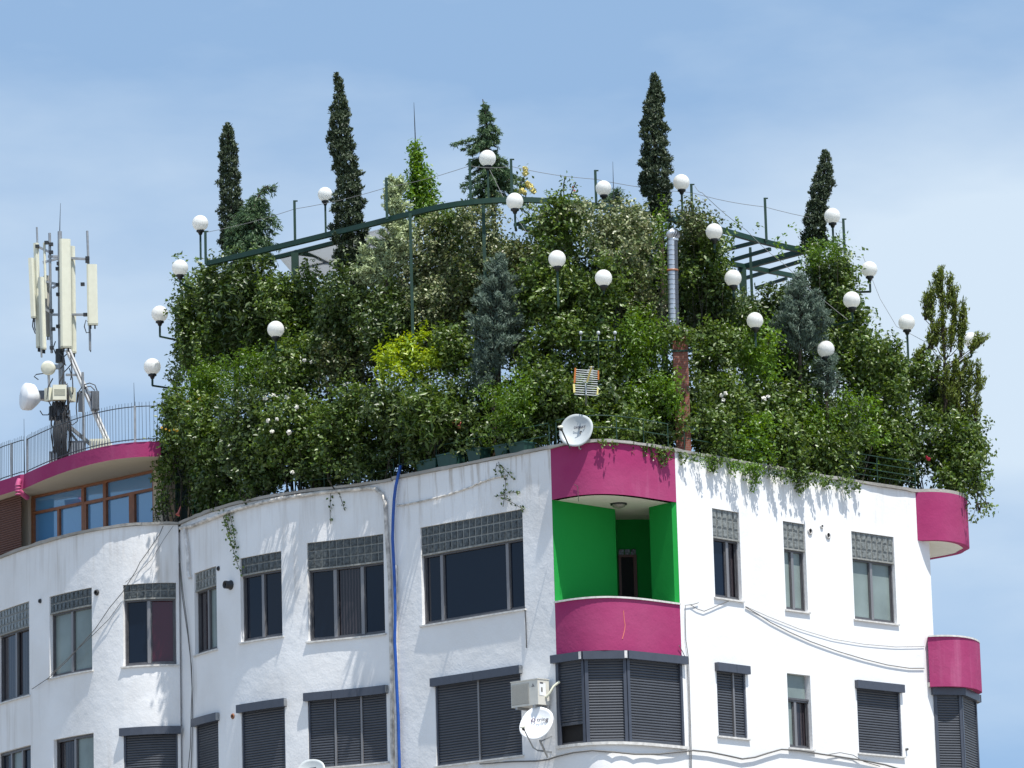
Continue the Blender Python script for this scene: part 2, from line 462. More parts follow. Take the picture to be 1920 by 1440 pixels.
M['N_blue'] = leafmat('needle_blue', [(.065, .105, .075), (.14, .19, .15), (.10, .145, .11)], trans=.25, rough=.7)
M['N_pale'] = leafmat('needle_pale', [(.20, .26, .12), (.46, .52, .30), (.34, .42, .22)], trans=.15, rough=.6)
M['N_olive'] = leafmat('needle_olive', [(.07, .11, .015), (.15, .19, .03), (.11, .15, .02)], trans=.25, rough=.6)

# ------------------------------------------------------------------ facade geometry
H = 17.0                         # top of the parapet wall (under the coping)
class Seg:
    """a stretch of facade: plan curve + tools to go between picture pixels and wall"""
    def __init__(s, plan, curved=True):
        s.P = np.array(plan)[:, :2].astype(float); s.curved = curved
        d = np.diff(s.P, axis=0); L = np.hypot(d[:, 0], d[:, 1])
        s.S = np.concatenate([[0], np.cumsum(L)]); s.L = s.S[-1]
        s.q = s.P[:, 0] / s.P[:, 1]
        T = np.gradient(s.P, axis=0); T /= np.hypot(T[:, 0], T[:, 1])[:, None]
        s.N = np.stack([T[:, 1], -T[:, 0]], 1)          # outwards, towards the viewer
    def at(s, t, o, z):
        if t < 0 or t > s.L:
            k = 0 if t < 0 else -1
            nx, ny = s.N[k]; e = t if t < 0 else t - s.L
            x = s.P[k, 0] - ny * e; y = s.P[k, 1] + nx * e
            return (x + nx * o, y + ny * o, z)
        x = np.interp(t, s.S, s.P[:, 0]); y = np.interp(t, s.S, s.P[:, 1])
        nx = np.interp(t, s.S, s.N[:, 0]); ny = np.interp(t, s.S, s.N[:, 1])
        k = 1 / math.hypot(nx, ny)
        return (x + nx * k * o, y + ny * k * o, z)
    def nrm(s, t):
        return np.array([np.interp(t, s.S, s.N[:, 0]), np.interp(t, s.S, s.N[:, 1]), 0])
    def hit(s, px, py, o=0.0):
        d = ray(px, py); q = d[0] / d[1]
        if o:
            P = s.P + s.N * o; qq = P[:, 0] / P[:, 1]
        else:
            P = s.P; qq = s.q
        if q < qq[0]:
            t = (q - qq[0]) / (qq[1] - qq[0]) * (s.S[1] - s.S[0])
            Y = P[0, 1] + (P[1, 1] - P[0, 1]) * (q - qq[0]) / (qq[1] - qq[0])
        elif q > qq[-1]:
            f = (q - qq[-1]) / (qq[-1] - qq[-2])
            t = s.L + f * (s.S[-1] - s.S[-2]); Y = P[-1, 1] + f * (P[-1, 1] - P[-2, 1])
        else:
            t = np.interp(q, qq, s.S); Y = np.interp(q, qq, P[:, 1])
        return float(t), float(1.6 + d[2] / d[1] * Y)

def plan_from(trace, z, deg, n=40, x0=None, x1=None):
    pts = np.array([PH(x, y, z)[:2] for x, y in trace])
    q = pts[:, 0] / pts[:, 1]
    c = np.polyfit(q, pts[:, 1], deg)
    qa = q[0] if x0 is None else ray(x0, 900)[0] / ray(x0, 900)[1]
    qb = q[-1] if x1 is None else ray(x1, 900)[0] / ray(x1, 900)[1]
    qq = np.linspace(qa, qb, n); Y = np.polyval(c, qq)
    return np.stack([qq * Y, Y], 1)

trA = [(0, 1050), (50, 1027.5), (100, 1013), (150, 1001.5), (200, 994), (250, 988), (300, 984), (330, 982.5)]
trB = [(335, 989), (356, 980), (381, 968), (404, 959), (437, 949.5), (477, 940.5), (520, 932), (570, 924.5), (621, 918.5), (660, 913.5), (700, 908), (738, 902)]
trC = [(738, 900), (787, 890), (846, 879), (904, 867.5), (962, 855.5), (1032, 842)]
trD = [(1033, 842), (1050, 838), (1069, 834.8), (1086, 832.6), (1104, 831), (1122, 830.3), (1139, 830.3), (1157, 831.3), (1173, 832.8), (1190, 835), (1208, 837.5), (1235, 842), (1264, 847)]
trE = [(1265, 847), (1326, 858), (1373, 867.5), (1418, 875), (1484, 886), (1545, 896), (1629, 910), (1709, 922)]
A = Seg(plan_from(trA, H, 2, x0=-40, x1=333))
B = Seg(plan_from(trB, H, 3, x0=333, x1=737))
_bp = plan_from(trB, H, 3, x0=333, x1=737); _k = np.clip(1 - np.arange(len(_bp)) / 14, 0, 1)[:, None]
_bp = _bp + _k * ((A.P[-1] + np.array([0.01, .12])) - _bp[0]); B = Seg(_bp)
Cc = Seg(plan_from(trC, H, 1, n=12), False)
E = Seg(plan_from(trE, H, 2, x1=1737))
pd_ = plan_from(trD, H, 4)
# make the curved corner start and end exactly on its neighbours
w = np.linspace(0, 1, len(pd_))[:, None]
pd_ = pd_ + (1 - w) * (Cc.P[-1] - pd_[0]) + w * (E.P[0] - pd_[-1])
D = Seg(pd_)

def Yf(px):
    xs = [-60, 0, 100, 200, 320, 345, 400, 480, 600, 738, 880, 1032, 1130, 1265, 1400, 1545, 1720]
    if not hasattr(Yf, 'c'):
        ys = []
        for x in xs:
            sg = A if x < 333 else B if x < 737 else Cc if x < 1033 else D if x < 1265 else E
            t, _ = sg.hit(x, 900); ys.append(sg.at(t, 0, 0)[1])
        Yf.c = (xs + [1780, 1830, 1900], ys + [ys[-1] + .2, ys[-1] + .8, ys[-1] + 1.2])
    return float(np.interp(px, *Yf.c))

building = thing('apartment_building', (0, 92, 0), 'white rendered corner apartment block with magenta balcony bands and scalloped left front', 'building')

# ---- windows: (seg, x_left, y_topleft, x_right, y_bottomleft, style, extras)
ZFLOORS = {}
def rect(seg, xl, yt, xr, yb):
    s0, z1 = seg.hit(xl, yt); _, z0 = seg.hit(xl, yb)
    s1, _ = seg.hit(xr, (yt + yb) / 2 - 10)
    sm, _ = seg.hit(xl, (yt + yb) / 2)
    return [sm, s1, z0, z1]

UP = {  # upper storey
 'A1': (A, -4, 1147, 55, 1320), 'A2': (A, 93, 1119, 172.5, 1272), 'A3': (A, 231, 1097, 331, 1250),
 'B1': (B, 365, 1075, 406.5, 1229), 'B2': (B, 451, 1047, 528.5, 1205), 'B3': (B, 577, 1018, 720.5, 1203),
 'C1': (Cc, 790, 989, 982.5, 1173),
 'E1': (E, 1338, 953, 1388, 1119), 'E2': (E, 1471, 977, 1511.5, 1142), 'E3': (E, 1599.5, 996, 1678, 1160)}
LO = {
 'A1': (A, -4, 1413, 58, 1580), 'A2': (A, 101, 1387, 176, 1540), 'A3': (A, 232, 1366, 334, 1520),
 'B1': (B, 368, 1348, 410, 1500), 'B2': (B, 453, 1322, 535, 1480), 'B3': (B, 578, 1300, 726, 1465),
 'C1': (Cc, 817, 1272, 978, 1437), 'E1': (E, 1345, 1243, 1399, 1379), 'E2': (E, 1478, 1262, 1521, 1401), 'E3': (E, 1608, 1276, 1689, 1411)}
R_UP = {k: rect(*v) for k, v in UP.items()}
R_LO = {k: rect(*v) for k, v in LO.items()}
zs_lo = np.mean([R_LO[k][2] for k in ('C1', 'E1', 'E2', 'E3')])
zs_up = np.mean([R_UP[k][2] for k in ('A2', 'A3', 'B1', 'B2', 'B3', 'C1', 'E1', 'E2', 'E3')])
if 1:
    print('H', H, 'A', A.P[0], A.P[-1], 'B', B.P[0], B.P[-1], 'C', Cc.P[0], Cc.P[-1], 'E', E.P[-1])
    print('UP', {k: [round(x, 2) for x in v] for k, v in R_UP.items()})
    print('LO', {k: [round(x, 2) for x in v] for k, v in R_LO.items()})
    print('sills', zs_up, zs_lo)
for k in R_LO:
    R_LO[k][2] = zs_lo if k not in ('C1', 'E1', 'E2', 'E3') else R_LO[k][2]

FLOOR = 3.0
holes = {id(A): [], id(B): [], id(Cc): [], id(E): []}
for k, v in UP.items(): holes[id(v[0])].append(R_UP[k])
for k, v in LO.items(): holes[id(v[0])].append(R_LO[k])
# storeys below the picture, built with plain shuttered windows
LOW_STOREYS = []
for n_ in (1, 2):
    for k, v in LO.items():
        r = list(R_LO[k]); r[2] -= FLOOR * n_; r[3] = R_LO[k][2] + 1.6 - FLOOR * n_
        LOW_STOREYS.append((v[0], r)); holes[id(v[0])].append(r)

def wall(seg, name, mat, z0, z1, hs, reveal=0.2, step=0.25, extra_end=0.0):
    mb = MB()
    ss = set([0.0, seg.L + extra_end]); zz = set([z0, z1])
    n = max(1, int(seg.L / step)) if seg.curved else 1
    for i in range(n + 1): ss.add(seg.L * i / n)
    for (a, b, c, d) in hs:
        ss.update([max(0, a), min(seg.L, b)]); zz.update([c, d])
    ss = sorted(ss); zz = sorted(zz)
    # drop slivers
    ss = [s_ for i, s_ in enumerate(ss) if i == 0 or s_ - ss[i - 1] > 1e-4]
    nv = len(zz)
    vs = [seg.at(s_, 0, z_) for s_ in ss for z_ in zz]
    fs = []
    for i in range(len(ss) - 1):
        for j in range(nv - 1):
            cs, cz = (ss[i] + ss[i + 1]) / 2, (zz[j] + zz[j + 1]) / 2
            if any(a < cs < b and c < cz < d for (a, b, c, d) in hs): continue
            fs.append((i * nv + j, (i + 1) * nv + j, (i + 1) * nv + j + 1, i * nv + j + 1))
    mb.add(vs, fs, 0, seg.curved)
    for (a, b, c, d) in hs:
        a = max(a, 0)
        k = max(1, int((b - a) / .3)) if seg.curved else 1
        for i in range(k):
            t0 = a + (b - a) * i / k; t1 = a + (b - a) * (i + 1) / k
            mb.add([seg.at(t0, 0, c), seg.at(t1, 0, c), seg.at(t1, -reveal, c), seg.at(t0, -reveal, c)], [(0, 1, 2, 3)])
            mb.add([seg.at(t0, 0, d), seg.at(t1, 0, d), seg.at(t1, -reveal, d), seg.at(t0, -reveal, d)], [(3, 2, 1, 0)])
            mb.add([seg.at(t0, -reveal, c), seg.at(t1, -reveal, c), seg.at(t1, -reveal, d), seg.at(t0, -reveal, d)], [(0, 1, 2, 3)])
        mb.add([seg.at(a, 0, c), seg.at(a, 0, d), seg.at(a, -reveal, d), seg.at(a, -reveal, c)], [(0, 1, 2, 3)])
        mb.add([seg.at(b, 0, c), seg.at(b, 0, d), seg.at(b, -reveal, d), seg.at(b, -reveal, c)], [(3, 2, 1, 0)])
    return mb

wA = wall(A, 'wall', M['white_left'], 0, H, holes[id(A)])
wA.build('wall', M['white_left'], building)
wall(B, 'wall', M['white_left'], 0, H, holes[id(B)]).build('wall', M['white_left'], building)
wall(Cc, 'wall', M['white_stained'], 0, H, holes[id(Cc)]).build('wall', M['white_stained'], building)
# right front with its far corner turning back
wE = wall(E, 'wall', M['white'], 0, H, holes[id(E)])
cE = np.array(E.at(E.L, 0, 0)); side_dir = np.array([0.04, 1.0, 0]); 
cE2 = cE + side_dir * 14
wE.add([(cE[0], cE[1], 0), (cE2[0], cE2[1], 0), (cE2[0], cE2[1], H), (cE[0], cE[1], H)], [(0, 1, 2, 3)])
wE.build('wall', M['white'], building)
# joints between the scallops
mb = MB()
for s1_, s2_ in ((A, B), (B, Cc)):
    a = s1_.at(s1_.L, 0, 0); b = s2_.at(0, 0, 0)
    mb.add([(a[0], a[1], 0), (b[0], b[1], 0), (b[0], b[1], H), (a[0], a[1], H)], [(0, 1, 2, 3)])
mb.build('wall_joint', M['white_left'], building)

# ---- curved corner: bands, loggia, bay
zb_top = float(np.mean([D.hit(x, y)[1] for x, y in ((1060, 932), (1104, 927), (1139, 926.7), (1173, 928), (1230, 935))]))
zr_top = float(np.mean([D.hit(x, y)[1] for x, y in ((1069, 1126), (1104, 1123), (1139, 1121.5), (1208, 1125))]))
zr_bot = float(np.mean([D.hit(x, y)[1] for x, y in ((1069, 1224), (1104, 1222), (1173, 1221), (1240, 1224))]))
zbay_sill = float(np.mean([D.hit(x, y)[1] for x, y in ((1100, 1396), (1177, 1391), (1250, 1397))]))
print('corner', zb_top, zr_top, zr_bot, zbay_sill)
TH = 0.15
def band(z0, z1, name, mat, o0=-TH, o1=0.0, seg=D, parent=building):
    m_ = MB()
    n = 28
    S_ = [seg.L * i / n for i in range(n + 1)]
    vs = []
    for t in S_: vs += [seg.at(t, o1, z0), seg.at(t, o1, z1), seg.at(t, o0, z1), seg.at(t, o0, z0)]
    fo, fr = [], []
    for i in range(n):
        fo.append((i * 4, i * 4 + 4, i * 4 + 5, i * 4 + 1))
        for k in (1, 2, 3): fr.append((i * 4 + k, i * 4 + 4 + k, i * 4 + 4 + (k + 1) % 4, i * 4 + (k + 1) % 4))
    m_.add(vs, fo, 0, True); m_.add(vs, fr)
    return m_.build(name, mat, parent)
bt = band(zb_top, H, 'balcony_band', M['magenta']); bt['label'] = 'curved magenta band under the roof edge'
br_ = band(zr_bot, zr_top, 'balcony_band', M['magenta']); br_['label'] = 'curved magenta parapet of the green loggia'
band(zr_top, zr_top + .035, 'balcony_coping', M['sill'], -TH - .03, .03)
# loggia room
Lg = [np.array(D.at(0, -.004, 0))[:2]]
p_l = PH(1153, 954.6, zb_top)[:2]; p_b1 = PH(1190, 962, zb_top)[:2]; p_b2 = PH(1216, 957, zb_top)[:2]; p_p1 = PH(1217, 951, zb_top)[:2]; p_p2 = PH(1259, 941.5, zb_top)[:2]
room = [Lg[0], p_l, p_l + (p_l - Lg[0]) * .0 + np.array([0.05, 1.3]), p_b2 + np.array([0.1, 1.1]), p_b2 + np.array([.02, 0]), p_p1, p_p2, np.array(D.at(D.L, -.004, 0))[:2]]
mg = MB()
zf = zr_top - .95
for i in range(len(room) - 1):
    a, b = room[i], room[i + 1]
    mg.add([(a[0], a[1], zf), (b[0], b[1], zf), (b[0], b[1], zb_top + .02), (a[0], a[1], zb_top + .02)], [(0, 1, 2, 3)])
lw = mg.build('loggia_wall', M['green_wall'], building)
plan_D = [D.at(D.L * i / 28, -.02, 0)[:2] for i in range(29)]
poly = [tuple(p) for p in plan_D] + [tuple(p) for p in room[::-1][1:-1]]
MB().add([(p[0], p[1], zb_top) for p in poly], [tuple(range(len(poly)))]).build('soffit', M['soffit'], building)
MB().add([(p[0], p[1], zf) for p in poly], [tuple(range(len(poly)))]).build('loggia_floor', M['deck'], building)
# doorway in the back of the loggia: dark opening, brown frame, glass blocks over
a, b = room[2], room[3]
dv = (b - a); Ld = np.hypot(*dv); dv = dv / Ld; nv_ = np.array([dv[1], -dv[0]])
def dpt(t, o, z): return (a[0] + dv[0] * t + nv_[0] * o, a[1] + dv[1] * t + nv_[1] * o, z)
def dbox(mbx, t0, t1, z0, z1, o0, o1):
    c = (np.array(dpt((t0 + t1) / 2, (o0 + o1) / 2, (z0 + z1) / 2)))
    return mbx.box(c, np.array([dv[0], dv[1], 0]) * (t1 - t0) / 2, np.array([nv_[0], nv_[1], 0]) * (o1 - o0) / 2, (0, 0, (z1 - z0) / 2))
def tat(px, py):       # where a pixel meets the back wall of the loggia
    d = ray(px, py); q = d[0] / d[1]
    t = (q * a[1] - a[0]) / (dv[0] - q * dv[1])
    Y = a[1] + dv[1] * t
    return t, 1.6 + d[2] / d[1] * Y
t0d, zd1 = tat(1159, 1046); t1d, _ = tat(1194, 1080); _, zd2 = tat(1160, 1031)
mbd = dbox(MB(), t0d + .05, t1d - .05, zf, zd1, .02, .03)
dr = mbd.build('door', M['black'], building)
mf = MB(); dbox(mf, t0d, t0d + .05, zf, zd1, .03, .07); dbox(mf, t1d - .07, t1d, zf, zd1, .03, .07); dbox(mf, t0d, t1d, zd1, zd1 + .05, .03, .08)
mf.build('frame', M['brown_shutter'], dr)
mf = MB()
nb = 3
for i in range(nb):
    dbox(mf, t0d + (t1d - t0d) * i / nb + .01, t0d + (t1d - t0d) * (i + 1) / nb - .01, zd1 + .055, zd2, .02, .06)
mf.build('glass_block', M['block'], dr)
# ceiling lamp of the loggia
lc = PH(1160, 944, zb_top)
cl = thing('ceiling_light', (lc[0], lc[1], zb_top), 'small dark round ceiling lamp under the loggia soffit', 'ceiling light')
MB().lathe((lc[0], lc[1], zb_top), (0, 0, -1), [(0, .17), (.03, .17), (.035, .15)], 18).build('base', M['black_metal'], cl)
MB().lathe((lc[0], lc[1], zb_top), (0, 0, -1), [(.035, .14), (.07, .12), (.095, .06), (.10, 0)], 18).build('shade', simple('smoked_glass', (.22, .21, .18), .3), cl)
# roller shuttered bay below the loggia
def poly_seg(pxs, seg, o=0.0, py=1300):
    pts = []
    for x in pxs:
        t, _ = seg.hit(x, py); pts.append(seg.at(t, o, 0)[:2])
    return pts
bay = [np.array(p) for p in poly_seg([1044, 1097, 1177, 1281], D, -.02, 1320)]
class Flat(Seg):
    def __init__(s, a, b):
        super().__init__([a, a + (np.asarray(b) - a) * .5, b], False)
def shutter_panel(seg, s0, s1, z0, z1, o, name='roller_shutter', parent=building, rails=True, mat=None):
    pitch = .054
    n = int((z1 - z0) / pitch); prof = []
    for k in range(n):
        zb_ = z0 + k * pitch
        prof += [(o - .014, zb_), (o + .002, zb_ + .004), (o + .010, zb_ + .018), (o + .006, zb_ + .034), (o - .010, zb_ + .049)]
    prof.append((o - .01, z1))
    m_ = MB(); m_.sprof(seg, s0, s1, prof)
    m_.sbox(seg, s0, s1, z0 - .02, z0 + .012, o - .012, o + .012)
    return m_.build(name, mat or M['shutter'], parent)
def shutter_rail(seg, s, z0, z1, o0, o1, parent, wd=.045, mat=None):
    return MB().sbox(seg, s - wd / 2, s + wd / 2, z0, z1, o0, o1).build('guide_rail', mat or M['frame_hi'], parent)

zbox0 = float(np.mean([D.hit(x, y)[1] for x, y in ((1093, 1238), (1177, 1237), (1250, 1241))]))
bayroot = None
opened = True
bw = MB()
facets = [Flat(bay[i], bay[i + 1]) for i in range(3)]
for i, f in enumerate(facets):
    z0 = zbay_sill + .02
    if i == 0:
        z0s = D.hit(1070, 1357)[1]
    else: z0s = z0 + .03
    sp = shutter_panel(f, .05, f.L - .04, z0s, zbox0, -.02)
    shutter_rail(f, .035, z0, zbox0, -.03, .035, sp, .07, M['shutter_box']); shutter_rail(f, f.L - .03, z0, zbox0, -.03, .03, sp, .06, M['shutter_box'])
    MB().sbox(f, -.035 if i else -.06, f.L + (.035 if i < 2 else .08), zbox0, zr_bot - .006 if i != 99 else 0, -.1, .125).build('shutter_box', M['shutter_box'], sp)
    # white splits between the boxes
    if i < 2: MB().sbox(f, f.L - .035, f.L + .02, zbox0 + .01, zr_bot - .012, .1, .133).build('box_seam', M['pipe'], sp)
    if i == 0:
        gl = MB().sbox(f, .0, f.L - .0, z0, z0s - .01, -.10, -.09).build('window', M['black'], building)
        MB().sbox(f, .07, f.L - .07, z0, z0 + .05, -.09, -.05).build('frame', M['frame'], gl)
# black sheet standing in for the unlit room behind the bay, sill slab, wall under the bay
MB().sbox(D, .02, D.L - .02, zbay_sill, zr_bot + .05, -.5, -.45).build('unlit_backing', M['black'], building)
MB().sbox(D, -.03, D.L + .05, zbay_sill - .045, zbay_sill + .012, -.5, .07).build('sill', M['sill'], building)
m_ = MB(); m_.sprof(D, 0, D.L, [(0, 0), (0, zbay_sill - .045)], .12); m_.sm = [True] * len(m_.sm)
m_.build('wall', M['white'], building)
# side cheeks of the bay
m_ = MB()
m_.sprof(D, 0, .02, [(0, zbay_sill), (0, zr_bot)]); m_.sprof(D, D.L - .02, D.L, [(0, zbay_sill), (0, zr_bot)])
m_.build('wall_return', M['white'], building)

# ---- right end balcony wrapping the corner
zF0 = E.hit(1724, 1014)[1]
def fplan(z, pts): return [PH(x, y, z)[:2] for x, y in pts]
e1 = np.array(E.at(E.hit(1718, 960)[0], .0, 0))[:2]
e2 = e1
pf = [e1] + fplan(zF0, [(1745, 1012.6), (1767, 1013), (1787, 1015), (1803, 1018.5), (1812, 1022.5), (1818, 1028), (1810, 1033), (1795, 1040), (1742, 1050)])
back = [np.array(E.at(E.L, -2.6, 0))[:2], np.array(E.at(E.L - .25, -.3, 0))[:2]]
pf = [tuple(p) for p in pf]
def ring_band(pts, z0, z1, name, mat, th=.14):
    """upright band following an open plan line, with thickness"""
    P = np.array(pts); T = np.gradient(P, axis=0); T /= np.hypot(T[:, 0], T[:, 1])[:, None]
    Nn = np.stack([T[:, 1], -T[:, 0]], 1)
    vs = []
    for p, n_ in zip(P, Nn):
        i_ = p - n_ * th
        vs += [(p[0], p[1], z0), (p[0], p[1], z1), (i_[0], i_[1], z1), (i_[0], i_[1], z0)]
    fo, fr = [], []
    for i in range(len(P) - 1):
        fo.append((i * 4, i * 4 + 4, i * 4 + 5, i * 4 + 1))
        for k in (1, 2, 3): fr.append((i * 4 + k, i * 4 + 4 + k, i * 4 + 4 + (k + 1) % 4, i * 4 + (k + 1) % 4))
    m_ = MB(); m_.add(vs, fo, 0, True); m_.add(vs, fr)
    m_.add([vs[0], vs[1], vs[2], vs[3]], [(0, 1, 2, 3)]); m_.add(vs[-4:], [(3, 2, 1, 0)])
    return m_.build(name, mat, building)
def smooth_plan(pts, n=4):
    P = [np.array(p) for p in pts]; out_ = []
    for i in range(len(P) - 1):
        p0 = P[max(0, i - 1)]; p1 = P[i]; p2 = P[i + 1]; p3 = P[min(len(P) - 1, i + 2)]
        for k in range(n):
            t = k / n
            out_.append(.5 * ((2 * p1) + (-p0 + p2) * t + (2 * p0 - 5 * p1 + 4 * p2 - p3) * t * t + (-p0 + 3 * p1 - 3 * p2 + p3) * t ** 3))
    out_.append(P[-1]); return out_
line = smooth_plan(pf)
ob = ring_band(line, zF0, H, 'balcony_band', M['magenta']); ob['label'] = 'magenta band of the right end balcony at roof level'
polyF = [tuple(p) for p in line] + [tuple(back[1])]
ctr = np.mean([np.array(p) for p in polyF], axis=0)
MB().prism([tuple(ctr + (np.array(p) - ctr) * .985) for p in polyF], zF0 + .010, zF0 + .12).build('balcony_slab', M['soffit'], building)
zFr1 = E.hit(1731, 1195)[1]; zFr0 = E.hit(1735, 1288)[1]
sh = np.array([.02, 0])
line2 = [p + np.array([.12, 0]) for p in line]
ob = ring_band(line2, zFr0, zFr1, 'balcony_band', M['magenta']); ob['label'] = 'magenta parapet of the right end balcony one storey down'
ring_band([p + np.array([.0, -.03]) for p in line2], zFr1, zFr1 + .035, 'balcony_coping', M['sill'], .2)
MB().prism([tuple(ctr + (np.array(p) - ctr) * .985) for p in list(line2) + [back[1]]], zFr0 + .010, zFr0 + .10).build('balcony_slab', M['soffit'], building)
# bay under it
bp = [np.array(W(1753, 1360, Yf(1725) + .12)[:2]), np.array(W(1804, 1360, Yf(1725) + .35)[:2]), np.array(W(1831, 1360, Yf(1725) + 1.6)[:2]), np.array(W(1800, 1360, Yf(1725) + 3.0)[:2])]
zq = zFr0 - .16
for i in range(3):
    f = Flat(bp[i], bp[i + 1])
    sp = shutter_panel(f, .04, f.L - .03, zbay_sill, zq, 0)
    shutter_rail(f, .03, zbay_sill, zq, -.02, .03, sp, .07, M['shutter_box']); shutter_rail(f, f.L - .03, zbay_sill, zq, -.02, .03, sp, .06, M['shutter_box'])
    MB().sbox(f, -.06, f.L + .06, zq, zFr0 - .005, -.1, .12).build('shutter_box', M['shutter_box'], sp)
bpt = bp + [back[0], np.array(E.at(E.L - .02, -.2, 0))[:2]]
MB().prism([tuple(p) for p in bpt], zbay_sill - .12, zbay_sill - .02).build('sill', M['sill'], building)
MB().prism([tuple(p + (np.mean(bpt, axis=0) - p) * .06) for p in bpt], 0, zbay_sill - .13).build('wall', M['white'], building)
MB().prism([tuple(p + (np.mean(bpt, axis=0) - p) * .25) for p in bpt], zbay_sill - .01, zFr0 - .01).build('unlit_backing', M['black'], building)  # black core in place of the unlit room behind the shutters

# ---- coping all along the roof edge (weathered, uneven)
def coping(seg, parent, t0=0, t1=None, seed=0):
    t1 = seg.L if t1 is None else t1
    n = max(4, int((t1 - t0) / .22)); rr = np.random.default_rng(seed)
    vs = []
    for i in range(n + 1):
        t = t0 + (t1 - t0) * i / n
        j = rr.normal(0, .006, 4)
        for (o, z) in ((-.26, H + .002), (.055 + j[0], H + .004 + j[1]), (.06 + j[0], H + .062 + j[2]), (-.26, H + .075 + j[3])):
            vs.append(seg.at(t, o, z))
    fs = [(0, 1, 2, 3), (n * 4 + 3, n * 4 + 2, n * 4 + 1, n * 4)]
    for i in range(n):
        for k in range(4):
            k2 = (k + 1) % 4
            fs.append((i * 4 + k, i * 4 + 4 + k, i * 4 + 4 + k2, i * 4 + k2))
    return MB().add(vs, fs).build('coping', M['coping'], parent)
for i, sg in enumerate((A, B, Cc, D, E)): coping(sg, building, 0 if i != 4 else .0, sg.L if i != 4 else E.hit(1722, 920)[0], i)
ring_band([p for p in line], H, H + .07, 'coping', M['coping'], .25)

# roof deck
deckp = [tuple(sg.at(sg.L * i / 8, -.24, 0)[:2]) for sg in (A, B, Cc, D, E) for i in range(9)]
deckp += [tuple(cE2[:2]), (-14, 118)]
MB().add([(x, y, H - .15) for x, y in deckp], [tuple(range(len(deckp)))]).build('roof_deck', M['deck'], building)

# ---- window builder
def curtain_of(style):
    return {'navy': M['navy'], 'frost': M['frost'], 'dark': M['curtain'], 'red': M['red_curtain']}[style]
def window(seg, r, blocks_h, panes, name='window', rec=.13, frame=.05, sill=True, light=False, label=None):
    """panes: list of (fraction of width, material, recess)"""
    s0, s1, z0, z1 = r
    s0 = max(s0, .0)
    zt = z1 - blocks_h
    fr = MB()
    o1 = -rec + .05
    fr.sbox(seg, s0, s1, zt - frame * 1.3, zt, -rec - .02, o1)
    fr.sbox(seg, s0, s1, z0, z0 + frame, -rec - .02, o1)
    tot = sum(p[0] for p in panes); t = s0; edges = [s0]
    for p in panes: t += (s1 - s0) * p[0] / tot; edges.append(t)
    for i, e_ in enumerate(edges):
        wd = frame if 0 < i < len(edges) - 1 else frame * .8
        a_, b_ = (e_, e_ + wd) if i == 0 else (e_ - wd, e_) if i == len(edges) - 1 else (e_ - wd * .75, e_ + wd * .75)
        fr.sbox(seg, a_, b_, z0 + frame, zt - frame * 1.3, -rec - .02, o1 - .002, mi=1 if 0 < i < len(edges) - 1 else 0)
    f = fr.build(name, [M['frame'], M['frame_hi']], building)
    if label: f['label'] = label
    for i, p in enumerate(panes):
        a_, b_ = edges[i], edges[i + 1]
        MB().sbox(seg, a_ + frame * .5, b_ - frame * .5, z0 + frame * .8, zt - frame, -rec - .012 - .02 * p[2], -rec - .004 - .02 * p[2], step=.6).build('pane', curtain_of(p[1]), f)
        sash = MB()
        for (x0_, x1_, zz0, zz1) in ((a_ + frame * .7, a_ + frame * 1.2, z0 + frame, zt - frame * 1.3), (b_ - frame * 1.2, b_ - frame * .7, z0 + frame, zt - frame * 1.3)):
            sash.sbox(seg, x0_, x1_, zz0, zz1, -rec - .004, -rec + .018)
        sash.sbox(seg, a_ + frame, b_ - frame, z0 + frame, z0 + frame * 1.6, -rec - .004, -rec + .018)
        sash.build('sash', M['frame'], f)
    if sill:
        MB().sbox(seg, s0 - .05, s1 + .04, z0 - .035, z0 - .002, -.19, .045).build('sill', M['sill'], f)
    if blocks_h > .05:
        g = MB(); g.sbox(seg, s0, s1, zt, z1, -.12, -.045)
        g.sbox(seg, s0, s1, zt - .03, zt + .002, -.1, -.02)
        nc = max(2, int(round((s1 - s0) / .17))); nr = max(2, int(round(blocks_h / .175)))
        bw_ = (s1 - s0) / nc; bh = blocks_h / nr
        for i in range(nc):
            for j in range(nr):
                x0_, x1_ = s0 + i * bw_ + .012, s0 + (i + 1) * bw_ - .012
                y0_, y1_ = zt + j * bh + .012, zt + (j + 1) * bh - .012
                xm0, xm1 = x0_ + .022, x1_ - .022
                g.sbox(seg, x0_, x1_, y0_, y1_, -.046, -.034, step=9, mi=1)
                g.sbox(seg, xm0, xm1, y0_ + .022, y1_ - .022, -.035, -.026, step=9, mi=1)
        g.build('glass_block_panel', [M['mortar'], M['block_light'] if light else M['block']], f)
    return f
def zdiff(seg, xl, y0, y1): return seg.hit(xl, y0)[1] - seg.hit(xl, y1)[1]
window(A, R_UP['A1'], zdiff(A, 10, 1143, 1187), [(1, 'dark', 0), (1, 'dark', 1)], light=True)
window(A, R_UP['A2'], zdiff(A, 93, 1118, 1149), [(1, 'frost', 0), (1, 'frost', 0)])
window(A, R_UP['A3'], zdiff(A, 231, 1096, 1123), [(1, 'navy', 0), (1.05, 'red', 1)])
window(B, R_UP['B1'], zdiff(B, 366, 1074, 1107), [(1, 'dark', 0), (1, 'frost', 0)], light=True)
window(B, R_UP['B2'], zdiff(B, 452, 1046, 1077), [(1, 'navy', 0), (1, 'navy', 0)])
window(B, R_UP['B3'], zdiff(B, 576, 1018, 1067), [(1, 'navy', 0), (1.05, 'dark', 1), (1, 'navy', 0)])
window(Cc, R_UP['C1'], zdiff(Cc, 789, 989, 1040), [(.68, 'navy', 0), (2.5, 'navy', 0), (.72, 'navy', 0)])
window(E, R_UP['E1'], zdiff(E, 1336, 953, 1005), [(1.2, 'navy', 0), (.75, 'dark', 1)], light=True)
